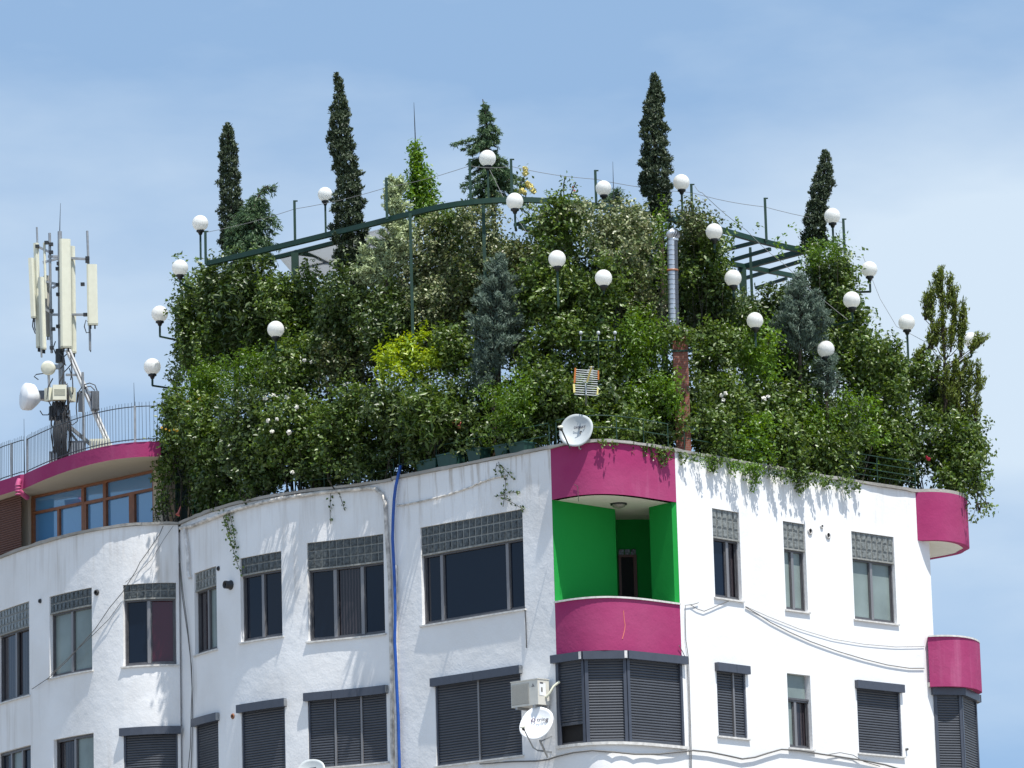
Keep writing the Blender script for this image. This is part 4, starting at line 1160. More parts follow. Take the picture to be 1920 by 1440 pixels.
T4 = [
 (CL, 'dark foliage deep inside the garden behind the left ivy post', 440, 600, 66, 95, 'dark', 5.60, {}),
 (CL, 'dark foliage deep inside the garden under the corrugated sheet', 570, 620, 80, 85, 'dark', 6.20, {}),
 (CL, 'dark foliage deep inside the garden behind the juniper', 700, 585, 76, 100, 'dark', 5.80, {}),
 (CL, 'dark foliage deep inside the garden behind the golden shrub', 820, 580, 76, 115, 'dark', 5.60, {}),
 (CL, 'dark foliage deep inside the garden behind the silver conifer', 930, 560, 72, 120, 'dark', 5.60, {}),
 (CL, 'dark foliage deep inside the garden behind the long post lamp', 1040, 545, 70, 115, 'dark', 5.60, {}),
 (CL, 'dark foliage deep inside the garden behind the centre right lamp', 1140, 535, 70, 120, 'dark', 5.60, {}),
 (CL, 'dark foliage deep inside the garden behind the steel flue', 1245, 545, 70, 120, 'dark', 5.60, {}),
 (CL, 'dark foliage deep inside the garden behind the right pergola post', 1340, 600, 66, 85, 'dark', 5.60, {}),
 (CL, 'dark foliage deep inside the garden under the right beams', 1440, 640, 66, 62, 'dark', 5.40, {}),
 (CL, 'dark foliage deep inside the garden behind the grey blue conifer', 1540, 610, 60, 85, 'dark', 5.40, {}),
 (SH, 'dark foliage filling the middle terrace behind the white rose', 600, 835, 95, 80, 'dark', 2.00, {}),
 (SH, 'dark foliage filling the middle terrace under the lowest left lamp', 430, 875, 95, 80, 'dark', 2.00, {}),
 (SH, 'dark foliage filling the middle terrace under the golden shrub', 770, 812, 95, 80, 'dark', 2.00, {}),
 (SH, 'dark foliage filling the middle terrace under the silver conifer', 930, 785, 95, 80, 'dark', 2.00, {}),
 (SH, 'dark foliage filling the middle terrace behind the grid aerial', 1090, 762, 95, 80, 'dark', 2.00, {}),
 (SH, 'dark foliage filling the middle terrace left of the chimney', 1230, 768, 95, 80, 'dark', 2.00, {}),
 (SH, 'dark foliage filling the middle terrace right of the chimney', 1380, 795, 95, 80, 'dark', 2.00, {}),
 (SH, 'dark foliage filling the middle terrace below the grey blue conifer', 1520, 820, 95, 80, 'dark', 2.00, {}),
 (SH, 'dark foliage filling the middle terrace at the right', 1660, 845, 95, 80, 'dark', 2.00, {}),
 (SH, 'bushy lime shrub in the lower hedge between the two conifers on the right', 1640, 745, 55, 45, 'mid', 1.60, {}),
 (CL, 'leafy climber on the left end of the pergola under the second lamp', 345, 670, 32, 60, 'mid', 2.60, {}),
 (CL, 'light green climber beside the bright green sheet at the left end', 395, 650, 45, 62, 'mid', 2.40, {'dens': .8}),
 (CL, 'cream climber covering the rim beam between two poles at the centre', 1060, 400, 60, 24, 'pale', 2.90, {}),
 (CL, 'cream climber heaped on the rim left of the tall right cypress', 1170, 405, 56, 26, 'pale', 2.80, {}),
 (CL, 'green climber hanging under the rim right of the creeper cone', 850, 425, 46, 40, 'mid', 2.90, {}),
 (CL, 'dense ivy column on the far right pergola leg', 1605, 610, 32, 60, 'mid', 2.70, {}),
]
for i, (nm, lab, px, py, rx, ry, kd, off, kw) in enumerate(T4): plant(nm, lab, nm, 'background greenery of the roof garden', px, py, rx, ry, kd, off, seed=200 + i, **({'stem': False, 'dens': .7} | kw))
for i, (nm, lab, px, py, rx, ry, kd, off, kw) in enumerate(T3): plant(nm, lab, nm, G3, px, py, rx, ry, kd, off, seed=i, **({'rd': .7} | kw))
for i, (nm, lab, px, py, rx, ry, kd, off, kw) in enumerate(T2): plant(nm, lab, nm, G2_, px, py, rx, ry, kd, off, seed=50 + i, **kw)
for i, (nm, lab, px, py, rx, ry, kd, off, kw) in enumerate(T1): plant(nm, lab, nm, G1, px, py, rx, ry, kd, off, seed=90 + i, **({'rd': .55} | kw))
# tapering plants
plant('climber', 'slim bright green climber column between right cypress and steel flue', CL, None, 1238, 470, 13, 105, 'bright', 1.9, seed=3, k=14, boxy=True, spread=.8, rd=.2)
t_sp = thing('climber', W(785, 600, Yf(785) + 4.2), 'yellow green creeper cone climbing the thin lightning pole', 'climber')
rng = np.random.default_rng(5); Ys = Yf(785) + 4.0
cs = []; rs = []
for (x, y, w_) in ((779, 272, 4), (780, 290, 6), (782, 306, 10), (785, 322, 15), (787, 340, 20), (789, 358, 24), (791, 376, 26), (792, 392, 24), (795, 408, 22)):
    cs.append(W(x, y, Ys)); rs.append(np.array([w_, w_, 14]) * 1.15 * Ys / FPX)
V, F = foliage(np.array(cs), np.array(rs), 'lime', rng, 5.0, .1, .12); np_mesh('foliage', V, F, M['L_lime'], t_sp)
MB().tube([W(790, 560, Ys), W(782, 330, Ys), W(778, 262, Ys)], [.03, .02, .01], 6).build('stem', M['bark'], t_sp)

# ---- conifers
def needles(P, Dn, rng, n, L, Wd, spread, jit, mat, t, name='foliage'):
    C = np.repeat(P, n, 0); D_ = np.repeat(Dn, n, 0)
    D_ = nrmz(D_ + rng.normal(size=C.shape) * spread)
    C = C + rng.normal(size=C.shape) * jit + D_ * L * .4
    N_ = nrmz(rng.normal(size=C.shape) + np.array([0, -.3, .6]))
    sc = rng.uniform(.7, 1.25, len(C))
    NLEAF[0] += len(C)
    V, F = leaf_mesh(C, D_, N_, L * sc, Wd * sc, .1)
    return np_mesh(name, V, F, mat, t)
def column_tree(name, label, prof, off, kind, L, Wd, dens, seed, upness=1.0, group=None, inner=.4):
    rng = np.random.default_rng(seed)
    pr = np.array(prof, float); Y = Yf(pr[:, 1].mean()) + off; s_ = Y / FPX
    base = W(pr[-1, 1], pr[-1, 0], Y)
    t = thing(name, (base[0], base[1], ZD), label, 'conifer', group)
    ys = np.linspace(pr[0, 0], pr[-1, 0], 400); ws = np.interp(ys, pr[:, 0], pr[:, 2]) * .98; xs = np.interp(ys, pr[:, 0], pr[:, 1])
    n = int(dens * 5.0 * np.sum(ws) * (ys[1] - ys[0]) / 22)
    idx = rng.choice(400, n, p=ws / ws.sum())
    th = rng.uniform(0, 2 * math.pi, n); rr = rng.uniform(inner, 1, n) ** .6
    # lumps: irregular bulges along and around
    lm = np.sin(ys[idx] * .23 + th * 1.0 + seed) * .5 + np.sin(ys[idx] * .11 - th * 2 + seed * 2) * .5 + np.sin(ys[idx] * .47 + th * 3) * .35
    r = ws[idx] * rr * (1 + .30 * lm) * s_
    P = np.array([W(xs[i], ys[i], Y) for i in idx])
    out_ = np.stack([np.cos(th), np.sin(th), np.zeros(n)], 1)
    P = P + out_ * r[:, None] - np.array([0, 0, .02])
    # groups of sprigs: pull points toward cluster centres for clumpy shading
    g = P[rng.integers(0, n, max(8, n // 9))]
    for _ in range(1):
        j = rng.integers(0, len(g), n)
        dd = np.linalg.norm(g[None, :, :] - P[:, None, :], axis=2) if n * len(g) < 4e6 else None
        if dd is not None:
            j = dd.argmin(1); P = P * .68 + g[j] * .32
    needles(P, nrmz(out_ * .45 + np.array([0, 0, upness]) + rng.normal(size=P.shape) * .2), rng, 5, L, Wd, .38, .018, M[kind], t)
    tp = [W(x, y, Y) for y, x, _ in prof]; tp.append(np.array([tp[-1][0], tp[-1][1], ZD])) if tp[-1][2] > ZD else None
    k = len(tp)
    MB().tube(tp, [.012 + .06 * i / k for i in range(k)], 7).build('trunk', M['bark'], t)
    return t
gc = 'slim dark cypresses rising above the pergola'
column_tree('cypress_tree', 'shortest left cypress beside the drooping cedar', [(230, 428, 2), (242, 428, 9), (260, 427, 14), (300, 429, 17), (340, 431, 19), (380, 433, 21), (420, 434, 23), (455, 437, 24), (475, 440, 22)], 5.2, 'N_cypress', .078, .028, 3.2, 1, group=gc)
column_tree('cypress_tree', 'tall wavy cypress left of centre with a bent tip', [(137, 630, 2), (150, 634, 6), (170, 637, 8), (195, 637, 13), (215, 637, 18), (245, 637, 20), (270, 640, 23), (300, 645, 24), (315, 650, 22), (335, 655, 22), (365, 652, 28), (400, 652, 30), (440, 655, 32), (480, 660, 33), (510, 662, 26)], 2.3, 'N_cypress', .082, .030, 3.0, 2, group=gc)
column_tree('cypress_tree', 'tall right cypress with its foot in cream climbers', [(138, 1226, 2), (150, 1229, 8), (175, 1229, 12), (195, 1226, 17), (225, 1224, 23), (255, 1226, 24), (290, 1229, 26), (320, 1231, 29), (340, 1227, 30), (360, 1231, 25), (385, 1237, 20), (410, 1238, 18)], 4.6, 'N_cypress', .082, .030, 3.0, 3, group=gc)
column_tree('cypress_tree', 'small dark cypress at the right end of the pergola', [(280, 1547, 2), (295, 1548, 9), (315, 1546, 14), (335, 1544, 18), (355, 1540, 20), (375, 1534, 18), (395, 1532, 20), (420, 1528, 22), (450, 1526, 24), (470, 1526, 18)], 4.6, 'N_cypress', .078, .028, 3.2, 4, group=gc)

def limb_tree(name, label, trunk, branches, off, kind, L, Wd, seed, dens=1.0, droop=.25, hang=-.6, spread=.5, cat='conifer', jit=.03, tipup=0, per=5):
    """trunk: pixel path; branches: (px0, py0, px1, py1, depth offset) drawn as curved limbs clothed in needles"""
    rng = np.random.default_rng(seed); Y = Yf(trunk[0][0]) + off
    tp = [W(x, y, Y) for x, y in trunk]
    base = np.array([tp[-1][0], tp[-1][1], ZD])
    t = thing(name, base, label, cat)
    if tp[-1][2] > ZD + .1: tp.append(base)
    k = len(tp)
    m_ = MB().tube(tp, [.010 + .055 * i / k for i in range(k)], 7); m_.build('trunk', M['bark'], t)
    P, Dn = [], []
    lm = MB()
    for (x0, y0, x1, y1, dy) in branches:
        a = W(x0, y0, Y); b = W(x1, y1, Y); b[1] += dy
        Lb = np.linalg.norm(b - a); n = max(3, int(Lb / .035 * dens))
        pts = []
        for q in np.linspace(0, 1, 6):
            p = a + (b - a) * q; p = p + np.array([0, 0, droop * Lb * math.sin(q * math.pi) * .5 + tipup * Lb * q * q]); pts.append(p)
        lm.tube(pts, [.014, .012, .010, .008, .006, .003], 4, caps=False)
        for q in rng.uniform(.12, 1.02, n):
            p = a + (b - a) * q + np.array([0, 0, droop * Lb * math.sin(q * math.pi) * .5 + tipup * Lb * q * q])
            P.append(p + rng.normal(size=3) * jit * (1.2 - q * .6))
            d = (b - a) / Lb; Dn.append(d * .7 + np.array([0, 0, hang]) + rng.normal(size=3) * .35)
    lm.build('limb', M['bark'], t)
    needles(np.array(P), nrmz(np.array(Dn)), rng, per, L, Wd, spread, jit, M[kind], t)
    return t
def tiers(cx, prof, rng, step=7, nper=5):
    br = []
    y = prof[0][0]
    pa = np.array(prof, float)
    while y < prof[-1][0]:
        xc = np.interp(y, pa[:, 0], pa[:, 1]); wl = np.interp(y, pa[:, 0], pa[:, 2]); wr = np.interp(y, pa[:, 0], pa[:, 3])
        for k in range(nper):
            th = rng.uniform(0, 2 * math.pi); c_, s_ = math.cos(th), math.sin(th)
            w_ = (wr if c_ > 0 else wl) * rng.uniform(.65, 1.08)
            br.append((xc, y, xc + c_ * w_, y + rng.uniform(4, 14) * (w_ / 30 + .3), s_ * w_ * .0108 * .9))
        y += step * rng.uniform(.8, 1.2)
    return br
rng = np.random.default_rng(21)
br = tiers(0, [(196, 909, 5, 6), (215, 911, 12, 14), (240, 913, 20, 30), (256, 914, 22, 22), (275, 914, 30, 24), (300, 915, 40, 44), (325, 918, 46, 58), (350, 920, 56, 66), (376, 925, 66, 66)], rng, 9, 7)
br += [(912, 262, 856, 274, -.1), (912, 266, 868, 278, .1), (912, 270, 880, 290, -.3), (914, 268, 895, 292, -.4), (920, 330, 985, 345, -.2), (920, 345, 998, 352, .1), (915, 262, 850, 272, 0)]
limb_tree('cedar_tree', 'feathery cedar behind the topmost central lamp', [(905, 186), (908, 200), (912, 230), (914, 280), (918, 340), (926, 400), (930, 520)], br, 5.0, 'N_cedar', .11, .026, 8, dens=1.9, droop=.20, hang=-.40, spread=.36, jit=.014)
br = tiers(0, [(372, 482, 14, 16), (395, 474, 26, 32), (420, 468, 40, 48), (450, 468, 48, 52), (478, 468, 44, 48)], rng, 8, 7)
br += [(486, 365, 505, 352, 0), (500, 352, 516, 352, 0), (508, 350, 516, 362, 0), (486, 372, 503, 384, -.1), (488, 366, 500, 350, .1), (482, 380, 470, 395, -.1), (480, 400, 520, 412, .1), (480, 408, 524, 425, -.1)]
limb_tree('cedar_tree', 'drooping cedar with a hooked tip at the left end of the pergola', [(503, 348), (494, 352), (486, 366), (480, 390), (474, 430), (470, 480), (470, 600)], br, 4.4, 'N_cedar', .12, .032, 9, dens=1.7, droop=.15, hang=-.7, spread=.45, jit=.035)
def bushy(cx, prof, rng, step, nper, up):
    br = []
    pa = np.array(prof, float); y = prof[0][0]
    while y < prof[-1][0]:
        xc = np.interp(y, pa[:, 0], pa[:, 1]); wl = np.interp(y, pa[:, 0], pa[:, 2])
        for k in range(nper):
            th = rng.uniform(0, 2 * math.pi); c_, s_ = math.cos(th), math.sin(th); w_ = wl * rng.uniform(.35, 1.15)
            br.append((xc + c_ * w_ * .15, y, xc + c_ * w_, y - up * rng.uniform(.5, 1.2), s_ * w_ * .0108 * .8))
        y += step
    return br
br = bushy(0, [(495, 938, 8), (515, 938, 24), (540, 938, 38), (565, 935, 46), (600, 930, 50), (630, 930, 52), (660, 925, 42), (700, 915, 30), (745, 903, 24)], rng, 9, 7, 14)
limb_tree('silver_conifer', 'silver blue conifer in the centre of the garden', [(940, 480), (938, 520), (935, 580), (930, 660), (925, 760)], br, 1.35, 'N_blue', .10, .022, 12, dens=2.6, droop=0, hang=1.0, spread=.32, jit=.026, tipup=.05)
br = bushy(0, [(530, 1500, 8), (545, 1500, 22), (565, 1500, 38), (590, 1500, 50), (615, 1500, 56), (640, 1500, 50), (665, 1502, 40)], rng, 8, 8, 14)
limb_tree('silver_conifer', 'grey blue conifer under the right pergola end', [(1499, 512), (1500, 560), (1500, 640), (1500, 720)], br, 1.2, 'N_blue', .10, .022, 13, dens=2.6, droop=0, hang=1.0, spread=.32, jit=.026, tipup=.05)
br = bushy(0, [(680, 1552, 20), (700, 1552, 26), (740, 1550, 24)], rng, 9, 7, 12)
limb_tree('silver_conifer', 'small grey conifer below the lowest right lamp', [(1552, 672), (1551, 700), (1550, 760)], br, .6, 'N_blue', .10, .022, 14, dens=1.5, droop=0, hang=.3, spread=.5, jit=.03)
br = bushy(0, [(350, 742, 12), (365, 742, 22), (390, 742, 26), (410, 742, 24)], rng, 8, 8, 12) + bushy(0, [(425, 740, 30), (450, 738, 42), (480, 728, 46), (510, 712, 44), (540, 700, 34)], rng, 9, 8, 12)
limb_tree('juniper', 'pale green tufted juniper in front of the rim beam', [(745, 335), (742, 380), (740, 430), (730, 500), (715, 600)], br, 2.2, 'N_pale', .085, .034, 15, dens=2.4, droop=0, hang=.6, spread=.6, jit=.026, tipup=.05, per=7)
# olive conifer at the right end, open with upright tufts
rng2 = np.random.default_rng(31); br = []
tufts = [(1766, 500, 1764, 530), (1765, 515, 1764, 560), (1783, 520, 1778, 580), (1755, 520, 1760, 560), (1750, 540, 1742, 600), (1736, 555, 1735, 600), (1742, 552, 1748, 610), (1792, 535, 1790, 600), (1808, 570, 1808, 625), (1800, 590, 1798, 650), (1790, 565, 1788, 640), (1768, 560, 1766, 625), (1752, 610, 1748, 655), (1745, 625, 1742, 665), (1758, 600, 1756, 650), (1806, 610, 1802, 670), (1770, 620, 1770, 680), (1782, 610, 1782, 660), (1828, 625, 1824, 652), (1848, 635, 1826, 655), (1838, 640, 1820, 662), (1832, 690, 1830, 735), (1822, 680, 1815, 720), (1842, 708, 1832, 740), (1812, 675, 1800, 715), (1790, 680, 1785, 730), (1800, 700, 1795, 745), (1820, 715, 1812, 760), (1772, 690, 1772, 750), (1756, 680, 1756, 710), (1780, 730, 1778, 780), (1795, 735, 1795, 790), (1815, 750, 1810, 800), (1830, 745, 1828, 790), (1765, 740, 1765, 800), (1730, 655, 1730, 690), (1722, 660, 1722, 690)]
for (x1, y1, x0, y0) in tufts:
    for k in range(5):
        dx, dy = rng2.normal(0, 3.5), rng2.normal(0, 4)
        br.append((x0 + dx * .3, y0, x1 + dx, y1 + dy, rng2.normal() * .12))
ot = limb_tree('olive_conifer', 'open olive green conifer at the right end of the roof', [(1766, 496), (1768, 560), (1770, 640), (1772, 720), (1775, 800)], br, 1.4, 'N_olive', .11, .028, 16, dens=1.0, droop=0, hang=1.2, spread=.30, jit=.024, per=4)
m_ = MB(); Yo = Yf(1766) + 1.4
for (x1, y1, x0, y0) in tufts:
    yj = y0 + 14 + abs(x0 - 1770) * .35
    m_.tube([W(1769, yj, Yo), W((1769 + x0) / 2, (yj + y0) / 2 + 4, Yo), W(x0, y0, Yo)], [.014, .010, .007], 4, caps=False)
m_.build('limb', M['bark'], ot)
# small feathery palm top between lamp and cypress
br = [(1152, 385, 1152 + 18 * math.cos(a_), 378 - 20 * math.sin(a_), .2 * math.cos(a_ * 3)) for a_ in np.linspace(-.2, 3.3, 16)]
limb_tree('feathery_shrub', 'small round feathery tuft beside the thin rod above the rim', [(1152, 372), (1152, 400), (1152, 450)], br, 5.2, 'N_cedar', .10, .022, 17, dens=1.2, droop=.1, hang=-.1, spread=.4, jit=.02, cat='shrub')
# roses that stick out above the rim
def rose(name, label, path, off, fl, fmat, seed, fr=.06, kind='mid'):
    rng = np.random.default_rng(seed); Y = Yf(path[0][0]) + off
    pts = [W(x, y, Y) for x, y in path]
    t = thing(name, (pts[-1][0], pts[-1][1], ZD), label, 'shrub')
    MB().tube(pts, .012, 5, caps=False).build('stem', M['twig'], t)
    cs = []
    for i in range(len(pts) - 1):
        for q in np.linspace(0, 1, 14): cs.append(pts[i] * (1 - q) + pts[i + 1] * q + rng.normal(size=3) * .09)
    cs = np.array(cs); n = len(cs)
    V, F = leaf_mesh(cs, nrmz(rng.normal(size=(n, 3))), nrmz(rng.normal(size=(n, 3)) + np.array([0, 0, .5])), np.full(n, .09), np.full(n, .055))
    np_mesh('foliage', V, F, M[KIND[kind][5]], t)
    for (x, y) in fl:
        V, F = flower_mesh(W(x, y, Y - .1), fr, rng); np_mesh('flower', V, F, M[fmat], t)
EXTRA = 1
rose('rose_bush', 'climbing rose with pale yellow blooms right of the central lamp', [(985, 318), (982, 335), (975, 350), (985, 365), (990, 385)], 4.2, [(985, 317), (985, 325), (982, 361), (978, 358), (995, 351), (1000, 358), (990, 345)], 'petal_yellow', 41, .075)
rose('rose_bush', 'thin upright rose shoots above the rim left of the right rim lamp', [(1060, 330), (1056, 350), (1058, 372), (1064, 395)], 4.2, [(1074, 352), (1077, 358)], 'petal_pink', 42, .03)
rose('rose_bush', 'second thin rose shoot leaning right above the rim', [(1080, 342), (1072, 360), (1066, 380), (1064, 400)], 4.2, [], 'petal_pink', 43)
# trailing vines in front of the left walls
def trail(label, strands, sg, seed, kind='mid', o=.06, nl=2.2, mat=None):
    rng = np.random.default_rng(seed); m_ = MB(); Cs = []
    p0 = None
    for st in strands:
        pts = []
        for (x, y) in st:
            s_, z_ = sg.hit(x, y, o); pts.append(np.array(sg.at(s_, o, z_)))
        p0 = pts[0] if p0 is None else p0
        m_.tube(pts, .006, 4, caps=False)
        for i in range(len(pts) - 1):
            n = max(1, int(np.linalg.norm(pts[i + 1] - pts[i]) / .05 * nl))
            for q in rng.uniform(0, 1, n): Cs.append(pts[i] * (1 - q) + pts[i + 1] * q + rng.normal(size=3) * np.array([.035, .015, .03]))
    t = thing('trailing_vine', p0, label, 'vine')
    m_.build('stem', M['twig'], t)
    Cs = np.array(Cs); n = len(Cs)
    V, F = leaf_mesh(Cs, nrmz(np.array([0, 0, -1.]) + rng.normal(size=(n, 3)) * .6), nrmz(rng.normal(size=(n, 3)) * .6 + np.array([.1, -.8, .5])), np.full(n, .075), np.full(n, .05))
    np_mesh('foliage', V, F, M[KIND[kind][5]], t)
trail('leafy vine hanging from the left roof edge down to a window corner', [[(418, 966), (425, 990), (432, 1015), (440, 1040), (447, 1062), (452, 1075)], [(430, 962), (436, 985), (440, 1010), (444, 1030)], [(424, 965), (428, 985), (432, 1000)]], B, 61)
trail('bare twiggy vine hanging above the wide window', [[(935, 866), (940, 890), (948, 900), (947, 925), (943, 950)], [(948, 925), (960, 922), (975, 925)], [(945, 935), (960, 942), (983, 956)], [(948, 928), (935, 930), (926, 930)], [(932, 868), (928, 885)], [(940, 872), (955, 890), (964, 900)]], Cc, 62, 'dark', nl=1.2)
trail('thin vine strand left of the pipe bend', [[(620, 925), (619, 945), (619, 965), (620, 982)]], B, 63, 'dark', nl=1.0)
trail('short vine strand beside the pipe bend', [[(635, 922), (641, 940), (647, 958)]], B, 64, 'dark', nl=1.0)
print('LEAVES', NLEAF[0])

# ------------------------------------------------------------------ pergola
ZR = 23.0
pg = thing('pergola', PH(1000, 372, ZR) * np.array([1, 1, 0]) + np.array([0, 0, ZD]), 'dark green steel pergola with curved rim beam over the roof garden', 'pergola')
def rimcurve(tr, n=30, deg=3):
    P = plan_from(tr, ZR, deg, n=n); return P
rimL = rimcurve([(388, 489), (430, 481), (470, 471), (530, 457), (580, 444), (640, 429), (700, 414), (777, 395)], deg=2)
rimM = rimcurve([(777, 395), (800, 389), (830, 382), (870, 376), (900, 373), (940, 371), (980, 370.5), (1040, 373), (1090, 378), (1150, 386), (1220, 398), (1290, 413), (1357, 428)], deg=3, n=34)
rimR = rimcurve([(1357, 428), (1417, 445), (1470, 458), (1525, 469)], deg=2, n=14)
for R_ in (rimL, rimM, rimR):
    m_ = MB(); sg = Seg(R_); m_.sbox(sg, 0, sg.L, ZR - .11, ZR, -.05, .05, .4); m_.build('rim_beam', M['green_metal'], pg)
def pbeam(a, b, w_=.06, h_=.08, name='beam', z=ZR - .07, z2=None):
    p = PH(a[0], a[1], z); q = PH(b[0], b[1], z2 or z)
    return MB().bar(p, q, w_, h_).build(name, M['green_metal'], pg)
for a, b, w_ in [((1349, 471.5), (1421, 453), .07), ((1372, 488), (1444, 467), .07), ((1386, 503), (1507, 471), .11), ((1396, 522), (1501, 490), .07), ((1417, 540), (1475, 522), .06),
                 ((1372, 495), (1491, 518), .09), ((1300, 455), (1372, 495), .07),
                 ((530, 480), (628, 455), .08), ((553, 473), (622, 482), .09), ((552, 495), (622, 480), .07), ((622, 480), (720, 446), .06), ((470, 492), (530, 480), .08),
                 ((845, 425), (925, 400), .07), ((965, 422), (1015, 405), .06), ((975, 424), (1002, 434), .09), ((1000, 440), (1110, 412), .06), ((1060, 425), (1110, 407), .06), ((850, 420), (890, 410), .07),
                 ((640, 500), (745, 465), .06), ((700, 455), (760, 440), .08)]:
    pbeam(a, b, w_, w_ * 1.1)
def ppost(px, y0, y1, w_, z=ZR - .1, name='post'):
    p = PH(px, y0, z); q = W(px + (y1 - y0) * .027, y1, p[1])
    q[0] = p[0]
    return MB().bar((p[0], p[1], max(ZD, q[2])), p, w_, w_, up=(0, 1, 0)).build(name, M['green_metal'], pg)
ppost(553, 475, 900, .16); ppost(1392, 502, 900, .16); ppost(1406.5, 464, 900, .06, ZR + .2); ppost(769, 400, 900, .06); ppost(906, 385, 900, .07); ppost(1522, 470, 900, .12); ppost(1150, 392, 900, .1)
# arch between the flue and the right post
Ya = Yf(1320) + 3.2; pts = []
for k in range(13):
    a_ = math.pi * k / 12
    pts.append(W(1316 - math.cos(a_) * 50, 540 - math.sin(a_) * 50, Ya))
MB().tube(pts, .03, 6).build('arch', M['green_metal'], pg)
# corrugated roof sheet behind the left rim
cs_ = thing('corrugated_roof', PH(620, 490, ZR - .25), 'pale corrugated sheet roof seen through the left pergola beams', 'roof sheet')
c00 = PH(520, 478, ZR + .02); c10 = PH(735, 425, ZR + .02); c01 = PH(560, 524, ZR - .3); c11 = PH(760, 480, ZR - .3)
n = 60; vs = []; 
for i in range(n + 1):
    f = i / n; a_ = c01 * (1 - f) + c00 * f; b_ = c11 * (1 - f) + c10 * f
    dz = .03 * (1 if i % 2 else -1)
    vs += [a_ + (0, 0, dz), b_ + (0, 0, dz)]
MB().add(vs, [(2 * i, 2 * i + 1, 2 * i + 3, 2 * i + 2) for i in range(n)]).build('sheet', M['corr'], cs_)
# green sheet partition at the left end
gp = thing('garden_screen', W(340, 960, Yf(345) + .8), 'narrow dark green sheet screen at the left end of the roof garden', 'screen')
Yg = Yf(345) + .8
a_ = W(331, 975, Yg); b_ = W(352, 975, Yg + .3)
gp.location = Vector((a_[0], a_[1], ZD))
ztop = W(331, 860, Yg)[2]
MB().box(((a_[0] + b_[0]) / 2, (a_[1] + b_[1]) / 2, (ZD + ztop) / 2), ((b_[0] - a_[0]) / 2, (b_[1] - a_[1]) / 2, 0), (0, .02, 0), (0, 0, (ztop - ZD) / 2)).build('panel', M['green_metal'], gp)
MB().tube([(a_[0], a_[1], ZD), (a_[0], a_[1], ztop + .3)], .03, 6).build('post', M['green_metal'], gp)
gp2 = thing('garden_screen', W(385, 700, Yf(385) + 3.0), 'bright green sheet showing through the ivy at the left end post', 'screen')
a_ = W(362, 700, Yf(385) + 2.9); zt2 = W(362, 600, Yf(385) + 2.9)[2]
MB().box((a_[0] + .1, a_[1] + .6, (ZD + zt2) / 2), (.2, .12, 0), (0, .015, 0), (0, 0, (zt2 - ZD) / 2)).build('panel', M['green_sheet'], gp2)

# ------------------------------------------------------------------ poles carrying the wire
POLES = [(385, 433, 489, 'green pole beside the upper left lamp'), (552, 376, 452, 'green pole above the left rim beam'), (724, 334, 405, 'green pole behind the pale juniper'),
         (880.5, 298, 377, 'green pole left of the topmost central lamp'), (958, 298, 372, 'green pole right of the topmost central lamp'), (1116, 319, 385, 'green pole left of the lamp on the right rim'),
         (1296, 345, 412, 'green pole right of the lamp beside the tall right cypress'), (1434, 371, 447, 'green pole alone above the right rim beam'), (1581, 410, 470, 'green pole behind the lamp at the right pergola end')]
tops = []
for (x, y0, y1, lab) in POLES:
    Yp = PH(x, y1, ZR)[1]
    a_ = W(x, y0, Yp); b_ = np.array([a_[0], a_[1], W(x, y1 + 6, Yp)[2]])
    t = thing('steel_pole', b_, lab, 'pole', 'poles carrying the wire round the pergola')
    MB().bar(b_, a_, .055, .055, up=(0, 1, 0)).build('pole', M['green_metal'], t)
    MB().bar(a_ - np.array([.02, 0, 0.012]), a_ + np.array([.07, 0, -.012]), .05, .02).build('cap', M['green_metal'], t)
    tops.append(a_)
def wire(pts, lab, r=.007, name='wire', mat='wire', cat='wire', sag=.04):
    out_ = []
    for i in range(len(pts) - 1):
        for k in range(6):
            q = k / 6; p = np.array(pts[i]) * (1 - q) + np.array(pts[i + 1]) * q
            out_.append(p - np.array([0, 0, sag * math.sin(math.pi * q)]))
    out_.append(np.array(pts[-1]))
    m_ = MB().tube(out_, r, 5); o = m_.build(name, M[mat]); tag(o, lab, cat); return o
wy = [(385, 436), (552, 392), (724, 352), (880.5, 311), (958, 312), (1116, 336), (1296, 361), (1434, 388), (1581, 417)]
wire([W(x, y, t_[1]) for (x, y), t_ in zip(wy, tops)], 'thin wire strung from pole to pole above the pergola rim', .006)
Yw = Yf(1450) + 3.5
wire([W(1303, 349, tops[6][1]), W(1316, 361, tops[6][1] - .3), W(1400, 432, Yw), W(1470, 495, Yw - .3), W(1590, 600, Yw - 1)], 'thin stay wire running down across the right pergola beams', .006, cat='wire')
wire([W(1618, 480, Yf(1618) + 3.6), W(1650, 560, Yf(1650) + 3), W(1681, 612, Yf(1681) + 2.5), W(1735, 641, Yf(1735) + 1.6)], 'thin wire from the right pergola end to the olive conifer', .005, sag=.0)
wire([W(915, 312, Yf(915) + 4.4), W(945, 372, Yf(945) + 3.9), W(990, 440, Yf(990) + 4), W(1010, 470, Yf(1000) + 4)], 'thin stay wire below the topmost central lamp', .006, sag=0)
for x, y0, y1, r_, lab in ((776, 192, 262, .014, 'thin lightning rod above the creeper cone'), (1149, 303, 385, .012, 'thin rod right of the rim lamp in the centre right')):
    Yp = Yf(x) + 4.0
    a_ = W(x, y0, Yp); b_ = W(x + (y1 - y0) * .027, y1 + 10, Yp)
    if x == 776: a_ = W(776, 192, Yp); b_ = W(779, 268, Yp)
    o = MB().tube([b_, (a_ + b_) / 2, a_], [r_, r_ * .8, r_ * .3], 6).build('lightning_rod', M['black_metal']); tag(o, lab, 'lightning rod')

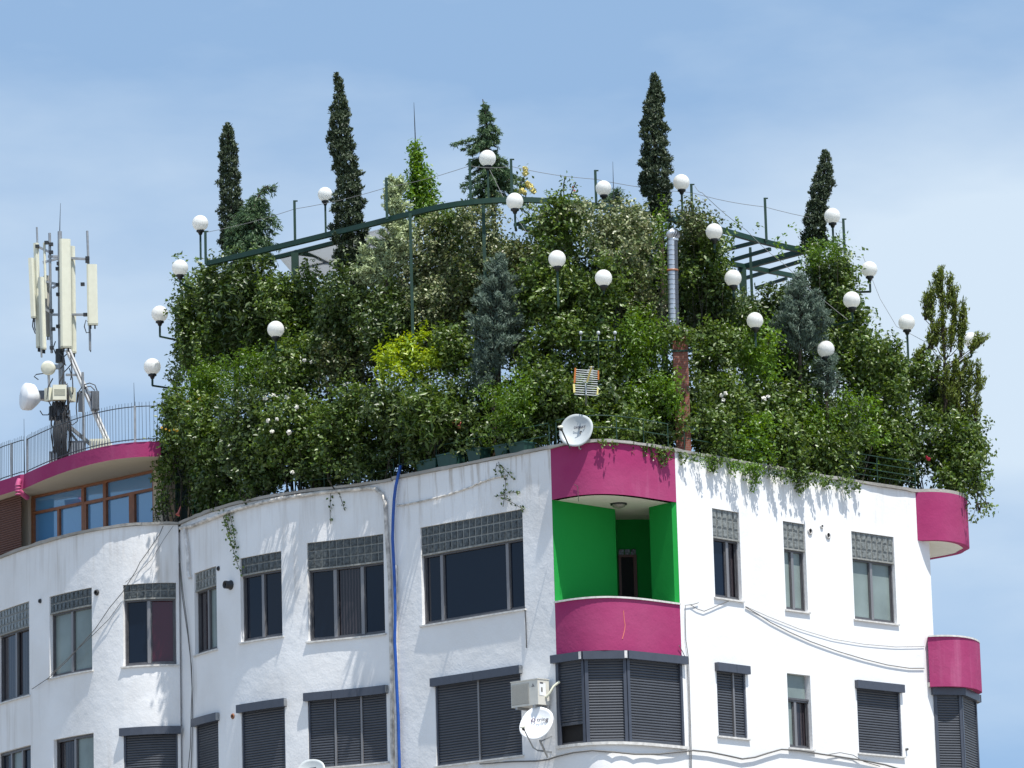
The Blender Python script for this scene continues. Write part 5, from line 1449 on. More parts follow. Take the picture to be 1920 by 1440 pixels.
# ------------------------------------------------------------------ globe lamps
GL = 'white globe garden lamps'
def lamp(px, py, rp, off, path, lab, Y=None):
    """path: pixel points of the post from just under the globe; a third number moves the point back (m)"""
    Y = Yf(px) + off if Y is None else Y
    c = W(px, py, Y); r = rp * Y / FPX
    pts = [np.array([c[0], c[1], c[2] - r * .98])]
    for p in path:
        q = W(p[0], p[1], Y + (p[2] if len(p) > 2 else 0)); pts.append(q)
    pts[1] = np.array([c[0], c[1], pts[1][2]])
    t = thing('globe_lamp', pts[-1], lab, 'lamp', GL)
    prof = [(-r * math.cos(a_), max(.0, r * math.sin(a_))) for a_ in np.linspace(.42, math.pi, 20)]
    MB().lathe(c, (0, 0, 1), prof, 28).build('globe', M['globe'], t)
    MB().lathe((c[0], c[1], c[2] - r * .93), (0, 0, -1), [(-.015, r * .44), (0, r * .50), (.03, r * .50), (.05, r * .30), (.10, r * .2), (.11, 0)], 18).build('collar', M['black_metal'], t)
    m_ = MB()
    for i in range(len(pts) - 1): m_.bar(pts[i], pts[i + 1], .045 if abs(pts[i][2] - pts[i + 1][2]) > .2 else .035, .045, up=(0, 1, .01))
    m_.build('post', M['green_metal'], t)
LAMPS = [
 (375.5, 418.5, 15.6, 4.0, [(377, 487)], 'globe lamp beside a green pole at the left end of the rim'),
 (337.5, 502, 15.8, .9, [(338, 530), (365, 545, .6)], 'globe lamp just left of the left pergola end'),
 (299.5, 588.5, 16, 2.2, [(300, 631), (352, 642, .5)], 'globe lamp on an angled arm, middle of the three at the left edge'),
 (285.5, 687.5, 16.3, 1.6, [(288, 723), (340, 731, .4)], 'globe lamp on an arm above the roof fence, lowest at the left edge'),
 (609.5, 364.5, 14.2, 6.0, [(611, 436)], 'greyish globe lamp half behind the tall left cypress'),
 (517, 617.5, 16.3, .95, [(520, 656), (560, 658, .6)], 'globe lamp in front of the left hedge'),
 (914, 297, 16.4, 3.8, [(915, 372), (915, 378, .2)], 'topmost globe lamp in front of the cedar'),
 (965, 377.5, 16.6, 1.7, [(967, 425), (968, 432, 1.2)], 'globe lamp overlapping the centre of the rim beam'),
 (1131.5, 353, 15.2, 4.4, [(1132, 395)], 'globe lamp beside a pole on the right half of the rim'),
 (1044.5, 485.5, 16.8, 1.4, [(1046, 575), (1046, 585, .8)], 'globe lamp on a long green post in the centre'),
 (1131.5, 521.5, 16.6, 1.4, [(1132, 548), (1132, 556, 1.2)], 'globe lamp in front of the feathery centre climber'),
 (1277.5, 342, 16, 4.2, [(1280, 412)], 'globe lamp right of the tall right cypress'),
 (1339, 434.5, 16.3, 1.8, [(1341, 470), (1342, 478, 1.4)], 'globe lamp in front of the cream and red climber'),
 (1374.5, 521.5, 16.4, 1.6, [(1376, 556), (1378, 562, 1.4)], 'globe lamp beside the right pergola post'),
 (1415.5, 601, 16, 1.05, [(1417, 650)], 'globe lamp half sunk in the sunny green shrub'),
 (1560.5, 405, 15.6, 4.0, [(1562, 455), (1563, 520)], 'globe lamp at the foot of the small right cypress'),
 (1630, 505, 15.6, 2.6, [(1631, 547), (1600, 548, .4)], 'globe lamp on an arm sticking out past the right pergola end'),
 (1597, 562.5, 16.6, 1.5, [(1598, 602), (1545, 614, .8)], 'globe lamp in front of the ivy at the right pergola end'),
 (1548.5, 655, 16.6, .6, [(1550, 690), (1500, 705, .5)], 'globe lamp lowest on the right, above the vents'),
 (1700, 605, 16, 1.8, [(1703, 690)], 'globe lamp alone on a post left of the olive conifer'),
 (1820, 637, 14.6, 2.2, [(1823, 668), (1775, 692, .3)], 'globe lamp behind the branches of the olive conifer'),
]
for l_ in LAMPS: lamp(*l_)
# small triple garden light
Yt = Yf(1120) + .9
c = W(1120, 640, Yt)
t = thing('garden_light', c, 'small three headed garden light on a thin green bar in the hedge', 'light')
MB().bar(W(1087, 639, Yt), W(1156, 638, Yt), .02, .02).build('bar', M['green_metal'], t)
m_ = MB().tube([W(1121, 639, Yt), W(1122, 650, Yt + .7), W(1122, 700, Yt + .7)], .015, 6); m_.build('post', M['green_metal'], t)
for x in (1089, 1122, 1153):
    p = W(x, 624, Yt)
    MB().tube([W(x, 639, Yt), W(x, 630, Yt)], .012, 6).build('stem', M['steel'], t)
    MB().lathe(p, (0, 0, 1), [(-.035, .015), (-.03, .03), (0, .038), (.025, .03), (.035, .012), (.04, 0)], 12).build('bulb_glass', M['dish'], t)

# ------------------------------------------------------------------ chimney and flue
Yc = Yf(1275) + .75
bx = [W(1268, 835, Yc), W(1296, 835, Yc)]
zt = W(1282, 622, Yc)[2]; wx = (bx[1][0] - bx[0][0]) / 2; cxx = (bx[0][0] + bx[1][0]) / 2
ch = thing('brick_chimney', (cxx, Yc, ZD), 'weathered red brick chimney rising through the hedge right of centre', 'chimney')
m_ = MB(); m_.box((cxx, Yc + wx, (ZD + zt) / 2), (wx, 0, 0), (0, wx, 0), (0, 0, (zt - ZD) / 2)); m_.build('shaft', M['brick'], ch)
m_ = MB(); m_.box((cxx, Yc + wx, zt + .02), (wx + .02, 0, 0), (0, wx + .02, 0), (0, 0, .02)); m_.build('cap', M['coping'], ch)
zb_ = W(1282, 658, Yc)[2]
m_ = MB(); m_.box((cxx + .03, Yc - .015, zb_), (wx + .07, 0, 0), (0, .012, 0), (0, 0, .02)); m_.build('strap', M['green_metal'], ch)
Yl = Yc + .3
fb = W(1263, 617, Yl); ft = W(1260, 452, Yl); rf = 9.8 * Yl / FPX
fl_ = thing('flue_pipe', (fb[0], fb[1], fb[2]), 'shiny steel flue pipe with turbine cap above the brick chimney', 'flue')
prof = [(0, rf)]; L_ = ft[2] - fb[2]; n = 18
for i in range(n):
    pass
prof.append((L_, rf))
MB().lathe(fb, ft - fb, prof, 28).build('pipe', M['flue'], fl_)
ax_f = (ft - fb) / np.linalg.norm(ft - fb); m_ = MB()
for i in range(1, n): m_.lathe(fb + ax_f * (L_ * i / n), ax_f, [(-.006, rf + .0005), (-.004, rf + .004), (.004, rf + .004), (.006, rf + .0005)], 28)
m_.build('seam', M['dark_steel'], fl_)
m_ = MB()
for i in range(n):
    h0 = fb[2] + L_ * (i + .5) / n; 
    a0 = math.radians(-42); cx_ = fb[0] + (ft[0] - fb[0]) * (i + .5) / n
    m_.box((cx_ + rf * math.cos(a0) * 1.0, fb[1] + rf * math.sin(a0) * 1.0, h0), (.032, .028, 0), (.003, -.0034, 0), (0, 0, L_ / n * .42))
m_.build('vent_strip', M['dark_steel'], fl_)
for py in (507.5, 615):
    q = W(1261, py, Yl); MB().lathe((fb[0] + (ft[0] - fb[0]) * (q[2] - fb[2]) / L_, fb[1], q[2]), (0, 0, 1), [(-.02, rf + .006), (-.02, rf + .016), (.02, rf + .016), (.02, rf + .006)], 24).build('clamp', M['brown'], fl_)
# turbine cap: curved vanes
tc = W(1262, 441, Yl); R0 = 13.5 * Yl / FPX
tb = MB().lathe((tc[0], tc[1], ft[2]), (0, 0, 1), [(0, rf), (.03, rf * 1.08), (.05, rf * .95)], 20).build('turbine_cap', M['flue'], fl_)
for k in range(16):
    a0 = 2 * math.pi * k / 16; vs = []
    for j in range(8):
        ph = j / 7; z_ = ft[2] + .05 + ph * R0 * 1.55; rr = R0 * math.sin(math.pi * (.16 + .80 * (1 - (1 - ph)) * 1.0)) if 0 else R0 * (math.sin(math.pi * (.25 + .72 * ph)) ** .8) * 1.02
        rr = max(.02, rr); tw = a0 + ph * .9
        for da, k_ in ((0, 1.0), (.30, .86)):
            vs.append((tc[0] + rr * k_ * math.cos(tw + da), tc[1] + rr * k_ * math.sin(tw + da), z_))
    MB().add(vs, [(2 * j, 2 * j + 1, 2 * j + 3, 2 * j + 2) for j in range(7)], 0, True).build('vane', M['flue'], tb)
MB().lathe((tc[0], tc[1], ft[2] + .04), (0, 0, 1), [(0, rf * .8), (R0 * .7, R0 * .7), (R0 * 1.3, R0 * .5), (R0 * 1.5, 0)], 16).build('core', M['dark_steel'], tb)

# ------------------------------------------------------------------ grid aerial
Yg_ = Yf(1100) + .35
ga = thing('grid_aerial', W(1101, 738, Yg_), 'rusty tv grid aerial sticking out of the hedge', 'aerial')
def gl(x, y, dy=0): return W(x, y, Yg_ + dy)
for k in range(7): MB().tube([gl(1079 + k * .1, 693 + k * 4.0), gl(1121 - k * .1, 696 + k * 4.0)], .009, 5).build('rod', M['dish'], ga)
for k in range(5): MB().tube([gl(1077, 722 + k * 4.3), gl(1121, 724.5 + k * 4.3)], .010, 5).build('rod', M['dish'], ga)
MB().bar(gl(1079, 690), gl(1077, 718), .035, .03, up=(0, 1, 0)).build('side_bar', M['orange'], ga)
MB().bar(gl(1122, 695), gl(1122, 712), .03, .03, up=(0, 1, 0)).build('side_bar', M['orange'], ga)
MB().bar(gl(1076, 720), gl(1077, 736), .04, .03, up=(0, 1, 0)).build('side_bar', M['petal_yellow'], ga)
MB().bar(gl(1121, 728), gl(1120, 740), .03, .03, up=(0, 1, 0)).build('side_bar', M['petal_yellow'], ga)
MB().bar(gl(1098, 719, -.01), gl(1099, 740, -.01), .03, .03, up=(0, 1, 0)).build('mast', M['dish'], ga)
MB().bar(gl(1101, 715, -.02), gl(1109, 688, -.9), .03, .03).build('boom', M['petal_yellow'], ga)
for k in range(7):
    q = k / 6; p = gl(1101, 715, -.02) * (1 - q) + gl(1109, 688, -.9) * q
    MB().bar(p - np.array([.09 - .04 * q, 0, 0]), p + np.array([.09 - .04 * q, 0, 0]), .012, .012).build('director', M['dish'], ga)
p = gl(1099, 740); MB().tube([p, p + np.array([0, .8, -.1]), (p[0], p[1] + .8, ZD)], .02, 6).build('post', M['steel'], ga)

# ------------------------------------------------------------------ railing around the edge, planters
def railing(seg, s0, s1, hs, lab, n, out_=-.08, r=.010):
    p = seg.at(s0, out_, H + .06); t = thing('wire_railing', p, lab, 'railing')
    for i in range(n + 1):
        s_ = s0 + (s1 - s0) * i / n
        MB().tube([seg.at(s_, out_, H + .03), seg.at(s_, out_, H + max(hs) + .02)], .012, 5).build('post', M['green_metal'], t)
    for h in hs:
        k = 14; MB().tube([seg.at(s0 + (s1 - s0) * i / k, out_, H + .05 + h) for i in range(k + 1)], r, 5, caps=False).build('rail', M['green_metal'], t)
railing(B, B.hit(560, 925)[0], B.L - .05, (.22, .42), 'thin green wire railing left of the blue hose', 4)
railing(Cc, .1, Cc.L - .1, (.25, .50), 'thin green wire railing behind the planters', 4)
railing(D, .1, D.L - .1, (.28, .52), 'thin green railing above the curved magenta band', 4)
railing(E, E.hit(1290, 850)[0], E.hit(1480, 880)[0], (.30, .55), 'thin green railing right of the brick chimney', 3)
railing(E, E.hit(1580, 895)[0], E.hit(1722, 915)[0], (.18, .32, .46, .62), 'thin green railing with four wires at the right end', 2)
for i, (x0, x1, hh, lab) in enumerate([(781, 818, 15, 'dark green trough planter, leftmost on the roof edge'), (820, 858, 20, 'dark green trough planter second from the left on the roof edge'),
      (877, 902, 19, 'dark green trough planter third from the left on the roof edge'), (928, 952, 16, 'dark green trough planter left of the rightmost one'), (955, 985, 14, 'dark green trough planter rightmost on the roof edge')]):
    s0, _ = Cc.hit(x0, 870); s1, _ = Cc.hit(x1, 870); h_ = hh * .0108 + .03
    vs = []
    for (o, z, e) in ((-.28, H + .07, .03), (.0, H + .07, .03), (.02, H + .07 + h_, 0), (-.30, H + .07 + h_, 0)):
        vs += [Cc.at(s0 + e, o, z), Cc.at(s1 - e, o, z)]
    t = thing('planter', Cc.at((s0 + s1) / 2, -.14, H + .07), lab, 'planter', 'green trough planters on the roof edge')
    MB().add(vs, [(0, 1, 3, 2), (2, 3, 5, 4), (4, 5, 7, 6), (6, 7, 1, 0), (0, 2, 4, 6), (1, 7, 5, 3)]).build('trough', M['planter'], t)
    MB().sbox(Cc, s0 - .01, s1 + .01, H + .06 + h_, H + .09 + h_, -.315, .035).build('lip', M['planter'], t)
# angel trumpet blooms
def trumpet(px, py, dx, dy, Y, lab):
    a_ = W(px - dx, py - dy, Y); b_ = W(px, py, Y - .05); d = b_ - a_; L_ = np.linalg.norm(d)
    t = thing('trumpet_flower', a_, lab, 'flower')
    MB().lathe(a_, d, [(0, .008), (L_ * .35, .014), (L_ * .7, .022), (L_ * .9, .04), (L_, .055)], 10).build('petal', M['petal_pink'], t)
    MB().lathe(a_, -d, [(0, .012), (.05, .016), (.09, .006)], 8).build('calyx', M['L_lime'], t)
trumpet(860, 801, -6, 16, Yf(860) + .3, 'pink hanging trumpet flower above the planters, right one')
trumpet(852, 795, -4, 16, Yf(860) + .35, 'pink hanging trumpet flower above the planters, left one')
trumpet(333, 966, -7, 20, Yf(333) + .1, 'single orange tipped trumpet flower at the left corner')

# ------------------------------------------------------------------ pipes, hose, cables on the walls
def onwall(seg, pts, o): 
    r_ = []
    for p in pts:
        s_, z_ = seg.hit(p[0], p[1], o); r_.append(np.array(seg.at(s_, o, z_)))
    return r_
def run(name, lab, cat, pieces, r, mat, n=8):
    pts = []
    for seg, pp, o in pieces: pts += onwall(seg, pp, o)
    if pieces[-1][1][-1][1] >= 1450: pts.append(np.array([pts[-1][0], pts[-1][1], .3]))      # carries on down to the street
    o_ = MB().tube(pts, r, n).build(name, M[mat]); tag(o_, lab, cat); return o_
run('hose', 'bright blue hose hanging down the left front from the roof', 'hose', [(Cc, [(751, 874)], -.05), (Cc, [(747, 890), (742, 912), (739, 935), (737, 970), (736, 1010), (738, 1050), (740, 1095), (741, 1140), (741, 1170), (740, 1200), (742, 1240), (744, 1290), (747, 1350), (748, 1400), (750, 1470)], .09)], .034, 'hose')
run('rain_pipe', 'dirty rain pipe following the scalloped roof edge and bending down by the blue hose', 'pipe', [(B, [(338, 990), (360, 986), (390, 974), (420, 963), (450, 953), (485, 944), (525, 935), (564, 929), (605, 923), (650, 919), (692, 915), (705, 917), (716, 927), (722, 942), (723, 960), (725, 1000), (728, 1045), (731, 1085), (732, 1150), (734, 1250), (735, 1350), (737, 1470)], .05)], .04, 'dirty_pipe')
run('drain_pipe', 'short white drain pipe at the left joint of the front', 'pipe', [(B, [(346, 992), (349, 1012), (352, 1040), (353, 1078), (356, 1084)], .06)], .035, 'pipe')
run('downpipe', 'white downpipe right beside the blue hose', 'pipe', [(Cc, [(741, 1060), (741, 1150), (743, 1300), (745, 1470)], .05)], .045, 'pipe')
run('cable', 'dark cable running down the left joint of the front', 'cable', [(B, [(330, 975), (333, 1010), (338, 1060), (343, 1110), (351, 1170), (357, 1230), (360, 1290), (358, 1350), (357, 1400), (352, 1450)], .05)], .010, 'cable_grey', 6)
run('cable', 'second grey cable swinging down the left joint', 'cable', [(B, [(336, 1056), (342, 1120), (352, 1190), (359, 1250), (361, 1320), (360, 1390), (358, 1450)], .03)], .010, 'cable_grey', 5)
run('cable', 'rusty thin pipe crossing the wall above the wide window', 'pipe', [(Cc, [(744, 948), (760, 946), (785, 941), (820, 933), (845, 926), (880, 914), (905, 903), (925, 896), (948, 891)], .03)], .018, 'dirty_pipe', 6).name = 'wall_pipe'
run('cable', 'short black cable below the right corner of the wide window', 'cable', [(Cc, [(984, 1139), (986, 1170), (987, 1215)], .02)], .010, 'cable', 5)
run('cable', 'cable strung from the far left window up to the roof corner', 'cable', [(A, [(60, 1292), (90, 1272), (125, 1240), (160, 1200), (178, 1180), (205, 1140), (230, 1110), (255, 1070), (262, 1055), (280, 1030), (300, 1000), (306, 986)], .06)], .009, 'cable_grey', 5)
run('cable', 'thin second cable beside the one strung to the roof corner', 'cable', [(A, [(95, 1265), (140, 1222), (175, 1190), (205, 1160), (228, 1128)], .05)], .007, 'cable_grey', 5)
run('cable', 'faint thin wire on the sunlit part under the left roof edge', 'cable', [(A, [(325, 986), (308, 1010), (285, 1048), (265, 1068), (235, 1092)], .05)], .005, 'cable_grey', 5)
run('cable', 'grey cable running down right of the curved corner', 'cable', [(E, [(1310, 1130), (1300, 1133), (1285, 1135), (1285, 1165), (1286, 1200), (1291, 1235), (1293, 1300), (1296, 1400), (1297, 1450)], .03)], .008, 'cable_grey', 6)
run('cable', 'second cable running down right of the curved corner', 'cable', [(E, [(1273, 1210), (1280, 1222), (1288, 1240), (1291, 1300), (1293, 1360), (1294, 1450)], .03)], .008, 'cable_grey', 6)
run('cable', 'short cable looping under the first slim window', 'cable', [(E, [(1295, 1134), (1308, 1142), (1320, 1146), (1335, 1140), (1348, 1134), (1366, 1127)], .03)], .008, 'cable_grey', 5)
run('cable', 'long cable sagging across the sunlit right front', 'cable', [(E, [(1398, 1138), (1420, 1151), (1445, 1167), (1480, 1185), (1520, 1203), (1570, 1221), (1620, 1236), (1665, 1247), (1705, 1253), (1733, 1253)], .025)], .010, 'cable_grey', 5)
run('cable', 'finer cable sagging above the long one on the right front', 'cable', [(E, [(1398, 1137), (1440, 1156), (1500, 1180), (1560, 1198), (1620, 1208), (1680, 1213), (1733, 1212)], .02)], .005, 'cable_grey', 5)
run('cable', 'thick cable along the foot of the bay and right front', 'cable', [(Cc, [(900, 1432), (960, 1428), (1005, 1427), (1028, 1424)], .06), (D, [(1045, 1418), (1075, 1411), (1110, 1407), (1150, 1410), (1190, 1414), (1235, 1414), (1262, 1411)], .06), (E, [(1300, 1407), (1330, 1410), (1365, 1417), (1392, 1423), (1415, 1420), (1440, 1412), (1465, 1405), (1500, 1407), (1540, 1414), (1575, 1419), (1620, 1426), (1660, 1434), (1700, 1446)], .05)], .018, 'cable_grey', 6)
run('cable', 'arching cable below the middle shutter on the right front', 'cable', [(E, [(1552, 1415), (1575, 1411), (1600, 1416), (1620, 1428), (1650, 1437)], .04)], .008, 'cable_grey', 5)
run('wall_crack', 'pale crack in the magenta parapet of the loggia', 'crack', [(D, [(1169, 1145), (1170, 1160), (1172, 1172), (1171, 1182), (1167, 1198)], .0)], .010, 'petal_pink', 5)
run('cable', 'thin cable hanging on the left wall inside the green loggia', 'cable', [(D, [(1077, 908), (1083, 912), (1085, 940)], .02)], .006, 'cable', 5)
# small wall outlets
def outlet(seg, px, py, r_, L_, lab, mat='cable', group='small pipe outlets in the walls'):
    s_, z_ = seg.hit(px, py); p = np.array(seg.at(s_, 0, z_)); nn = seg.nrm(s_)
    t = thing('wall_outlet', p, lab, 'pipe outlet', group)
    MB().lathe(p, nn, [(0.002, r_ * 1.5), (.012, r_ * 1.5), (.012, r_ * 1.2), (L_, r_ * 1.2), (L_, r_ * .9), (.01, r_ * .9)], 14).build('rim', M[mat], t)
    MB().lathe(p, nn, [(.014, r_ * .9), (.0141, 0)], 14).build('hole', M['black'], t)
outlet(A, 76, 1127, .035, .04, 'small dark wall outlet between the two leftmost windows'); outlet(A, 182, 1111, .045, .05, 'dark wall outlet right of the frosted left window')
outlet(B, 410, 1066, .035, .03, 'small dark wall outlet above the black pipe stub'); outlet(B, 433, 1097, .07, .16, 'black pipe stub sticking out between two left windows', 'black_metal'); outlet(B, 437, 1343, .04, .03, 'rusty wall outlet beside the lower shutter', 'brown')
outlet(E, 1518, 996, .055, .03, 'left wall outlet of the three beside the middle slim window', 'pipe'); outlet(E, 1540, 987, .035, .03, 'smallest wall outlet, topmost of the three', 'pipe'); outlet(E, 1552, 1004, .055, .03, 'right wall outlet of the three beside the middle slim window', 'pipe')
outlet(E, 1699, 1405, .02, .05, 'tiny bolt like outlet right of the lower right shutter', 'cable_grey')

# ------------------------------------------------------------------ text helper
def text_mesh(body, size, origin, xa, ya, parent, mat, name='lettering', depth=.002, bold=0.0):
    cu = bpy.data.curves.new('lettering', 'FONT'); cu.body = body; cu.size = size; cu.extrude = depth; cu.offset = bold
    cu.align_x = 'CENTER'; cu.align_y = 'CENTER'
    tmp = bpy.data.objects.new('lettering', cu); COL.objects.link(tmp)
    bpy.context.view_layer.update()
    me = bpy.data.meshes.new_from_object(tmp.evaluated_get(bpy.context.evaluated_depsgraph_get()))
    bpy.data.objects.remove(tmp)
    X = Vector(xa).normalized(); Yv = Vector(ya).normalized(); Z = X.cross(Yv)
    mm = Matrix(((X.x, Yv.x, Z.x, origin[0]), (X.y, Yv.y, Z.y, origin[1]), (X.z, Yv.z, Z.z, origin[2]), (0, 0, 0, 1)))
    me.transform(mm); me.materials.clear(); me.materials.append(mat); me.name = name
    o = bpy.data.objects.new(name, me); return link(o, parent)

# ------------------------------------------------------------------ satellite dishes
def dish(px, py, Y, rw, rh, nrm, roll, label, mat, arm_px, lnb_px, armY, bracket, txt=None, group='satellite dishes on the building'):
    c = W(px, py, Y); n_ = np.array(nrm, float); n_ /= np.linalg.norm(n_)
    up = np.array([math.sin(roll), 0, math.cos(roll)]); xa = np.cross(up, n_); xa /= np.linalg.norm(xa); ya = np.cross(n_, xa)
    t = thing('satellite_dish', c - n_ * .1, label, 'satellite dish', group)
    vs = []; fs = []; nr, na = 7, 36; dep = .10
    vs.append(c - n_ * dep)
    for i in range(1, nr + 1):
        f = i / nr
        for k in range(na):
            a_ = 2 * math.pi * k / na
            ca, sa = math.cos(a_), math.sin(a_); e = 1 / ((abs(ca) ** 2.3 + abs(sa) ** 2.3) ** (1 / 2.3))
            vs.append(c + xa * rw * f * ca * e + ya * rh * f * sa * e - n_ * dep * (1 - f * f))
    for k in range(na): fs.append((0, 1 + k, 1 + (k + 1) % na))
    for i in range(nr - 1):
        for k in range(na):
            a0 = 1 + i * na + k; a1 = 1 + i * na + (k + 1) % na; fs.append((a0, a0 + na, a1 + na, a1))
    rim0 = 1 + (nr - 1) * na; b0 = len(vs)
    for k in range(na): vs.append(np.array(vs[rim0 + k]) - n_ * .022 + (np.array(vs[rim0 + k]) - c) * .025)
    for k in range(na):
        k2 = (k + 1) % na; fs.append((rim0 + k, b0 + k, b0 + k2, rim0 + k2))
    MB().add(vs, fs, 0, True).build('reflector', M[mat], t)
    a_ = W(*arm_px, armY[0]); b_ = W(*lnb_px, armY[1])
    MB().bar(a_, b_, .022, .022).build('arm', M['black_metal'] if mat == 'dish' else M['steel'], t)
    d = (c - b_); d /= np.linalg.norm(d)
    ln = MB().lathe(b_ - d * .02, d, [(-.06, .0), (-.06, .02), (0, .02), (.01, .035), (.06, .038), (.065, 0)], 12).build('receiver', M['cream'], t)
    MB().lathe(b_ + np.array([.01, 0, -.03]), (0.3, 0, -1), [(0, .03), (.04, .03), (.05, 0)], 10).build('clamp', M['black_metal'], ln)
    for (p0, p1, w_) in bracket: MB().bar(W(*p0), W(*p1), w_, w_).build('bracket', M['steel'], t)
    return t, c, n_, xa, ya
Yd = Yf(1085) - .25
t, c, n_, xa, ya = dish(1079.5, 806, Yd, .34, .335, (-.34, -.90, .22), .34, 'grey oval satellite dish standing on the curved roof edge', 'dish', (1069, 841), (1051, 801), (Yd - .10, Yd - .5),
    [((1086, 836, Yd + .05), (1090, 862, Yd + .16), .03), ((1090, 862, Yd + .16), (1093, 868, Yd + .24), .05), ((1088, 842, Yd), (1101, 836, Yd + .3), .02)])
xt = np.cross((0, 0, 1.), n_); xt /= np.linalg.norm(xt); yt = np.cross(n_, xt)
text_mesh('DIGISAT', .066, c + xt * .06 + yt * .07 - n_ * .052, xt, yt, t, M['ink'], bold=.0015)
m_ = MB(); m_.box(c + xa * .075 + ya * .0 - n_ * .086, xa * .016, ya * .03, n_ * .002); m_.build('label_mark', M['cable_grey'], t)
Yd = Yf(1005) - .55
t, c, n_, xa, ya = dish(1005, 1355, Yd, .325, .355, (-.30, -.86, .40), .38, 'white satellite dish under the air conditioner', 'dish2', (1000, 1402), (980, 1363), (Yd - .15, Yd - .6),
    [((1012, 1388, Yd + .05), (1027, 1420, Yd + .35), .03), ((1014, 1390, Yd + .1), (1039, 1378, Yd + .45), .022), ((1008, 1407, Yd + .2), (1046, 1412, Yd + .5), .03), ((1000, 1402, Yd - .1), (1010, 1408, Yd + .25), .018)])
xt = np.cross((0, 0, 1.), n_); xt /= np.linalg.norm(xt); yt = np.cross(n_, xt)
tx = text_mesh('tring', .125, c + xt * .115 + yt * .085 - n_ * .040, xt, yt, t, M['ink'], bold=.0012)
rc = c - xt * .085 + yt * .09 - n_ * .060; vs = []; fs = []
for k in range(28):
    a_ = 2 * math.pi * k / 28; w_ = .010 + .014 * abs(math.cos(a_))
    for rr in (.046, .046 - w_): vs.append(rc + xt * rr * math.cos(a_) + yt * rr * math.sin(a_) + n_ * .004)
for k in range(28):
    k2 = (k + 1) % 28; fs.append((2 * k, 2 * k2, 2 * k2 + 1, 2 * k + 1))
MB().add(vs, fs).build('logo_ring', simple('purple_ink', (.05, .015, .07), .5), t)
s_, z_ = B.hit(583, 1452); pw_ = B.at(s_, .5, z_); Yd = pw_[1]
t, c, n_, xa, ya = dish(582, 1447, Yd, .30, .30, (-.22, -.86, .42), .05, 'grey satellite dish cut by the lower picture edge below the triple shutter', 'dish', (582, 1476), (572, 1462), (Yd - .1, Yd - .5),
    [((584, 1472, Yd + .05), (590, 1490, Yd + .4), .03)])
m_ = MB(); m_.bar(c + xa * -.06 + ya * .12 - n_ * .07, c + xa * .08 + ya * .14 - n_ * .065, .02, .004, up=n_); m_.build('label_mark', M['ink'], t)

# ------------------------------------------------------------------ air conditioner
s1, _ = Cc.hit(1036, 1290); z1 = Cc.hit(1036, 1271)[1]
s1a = s1; s0a = s1 - .74; hA = .50; o0, o1 = .10, .42
zt_ = Cc.hit(1013, 1272, o1)[1]; z0_ = zt_ - hA
ac = thing('air_conditioner', Cc.at((s0a + s1a) / 2, .1, z0_), 'ivory outdoor air conditioner on the wall above the white dish', 'air conditioner')
body = MB().sbox(Cc, s0a, s1a, z0_, zt_, o0, o1).build('body', M['ac'], ac)
MB().sbox(Cc, s0a + .02, s0a + .50, z0_ + .04, zt_ - .05, o1, o1 + .006).build('fan_grille', M['ac_grill'], ac)
m_ = MB()
cx_ = (s0a + .26)
for k in range(20):
    z_ = z0_ + .06 + k * (hA - .13) / 19; m_.sbox(Cc, s0a + .03, s0a + .49, z_, z_ + .006, o1 + .006, o1 + .014)
m_.build('louvre', M['ac'], ac)
MB().sbox(Cc, s0a - .01, s1a + .01, zt_, zt_ + .015, o0 - .01, o1 + .012).build('lid', M['ac'], ac)
for s_ in (s0a + .14, s1a - .12):
    MB().sbox(Cc, s_, s_ + .04, z0_ - .05, z0_ - .005, 0, o1 + .03).build('bracket', M['steel'], ac)
# three diamond emblem
ec = np.array(Cc.at(s0a + .615, o1 + .006, zt_ - .12)); tx_ = np.array(Cc.at(1, 0, 0)) - np.array(Cc.at(0, 0, 0)); nn = np.array(Cc.nrm(1))
m_ = MB()
for a0 in (90, 210, 330):
    d = tx_ * math.cos(math.radians(a0)) + np.array([0, 0, 1]) * math.sin(math.radians(a0)); e = tx_ * -math.sin(math.radians(a0)) + np.array([0, 0, 1]) * math.cos(math.radians(a0))
    m_.add([ec, ec + d * .022 + e * .0125, ec + d * .044, ec + d * .022 - e * .0125], [(0, 1, 2, 3)])
m_.build('emblem', M['ink'], body)
# side panel with plate, pipes
def aside(o_, z_): return Cc.at(s1a + .004, o_, z_)
MB().add([aside(.38, zt_ - .07), aside(.20, zt_ - .07), aside(.20, zt_ - .32), aside(.38, zt_ - .32)], [(0, 1, 2, 3)]).build('side_plate', M['dish2'], body)
MB().add([Cc.at(s1a + .007, .36, zt_ - .06), Cc.at(s1a + .007, .27, zt_ - .06), Cc.at(s1a + .007, .27, zt_ - .085), Cc.at(s1a + .007, .36, zt_ - .085)], [(0, 1, 2, 3)]).build('handle', M['ink'], body)
MB().add([Cc.at(s1a + .007, .33, zt_ - .16), Cc.at(s1a + .007, .29, zt_ - .16), Cc.at(s1a + .007, .29, zt_ - .25), Cc.at(s1a + .007, .33, zt_ - .25)], [(0, 1, 2, 3)]).build('sticker', M['cable_grey'], body)
MB().tube([Cc.at(s1a + .01, .2, z0_ + .15), Cc.at(s1a + .09, .18, z0_ + .22), Cc.at(s1a + .13, .1, z0_ + .36), Cc.at(s1a + .22, .02, z0_ + .45)], .026, 7).build('pipe', M['cream'], ac)

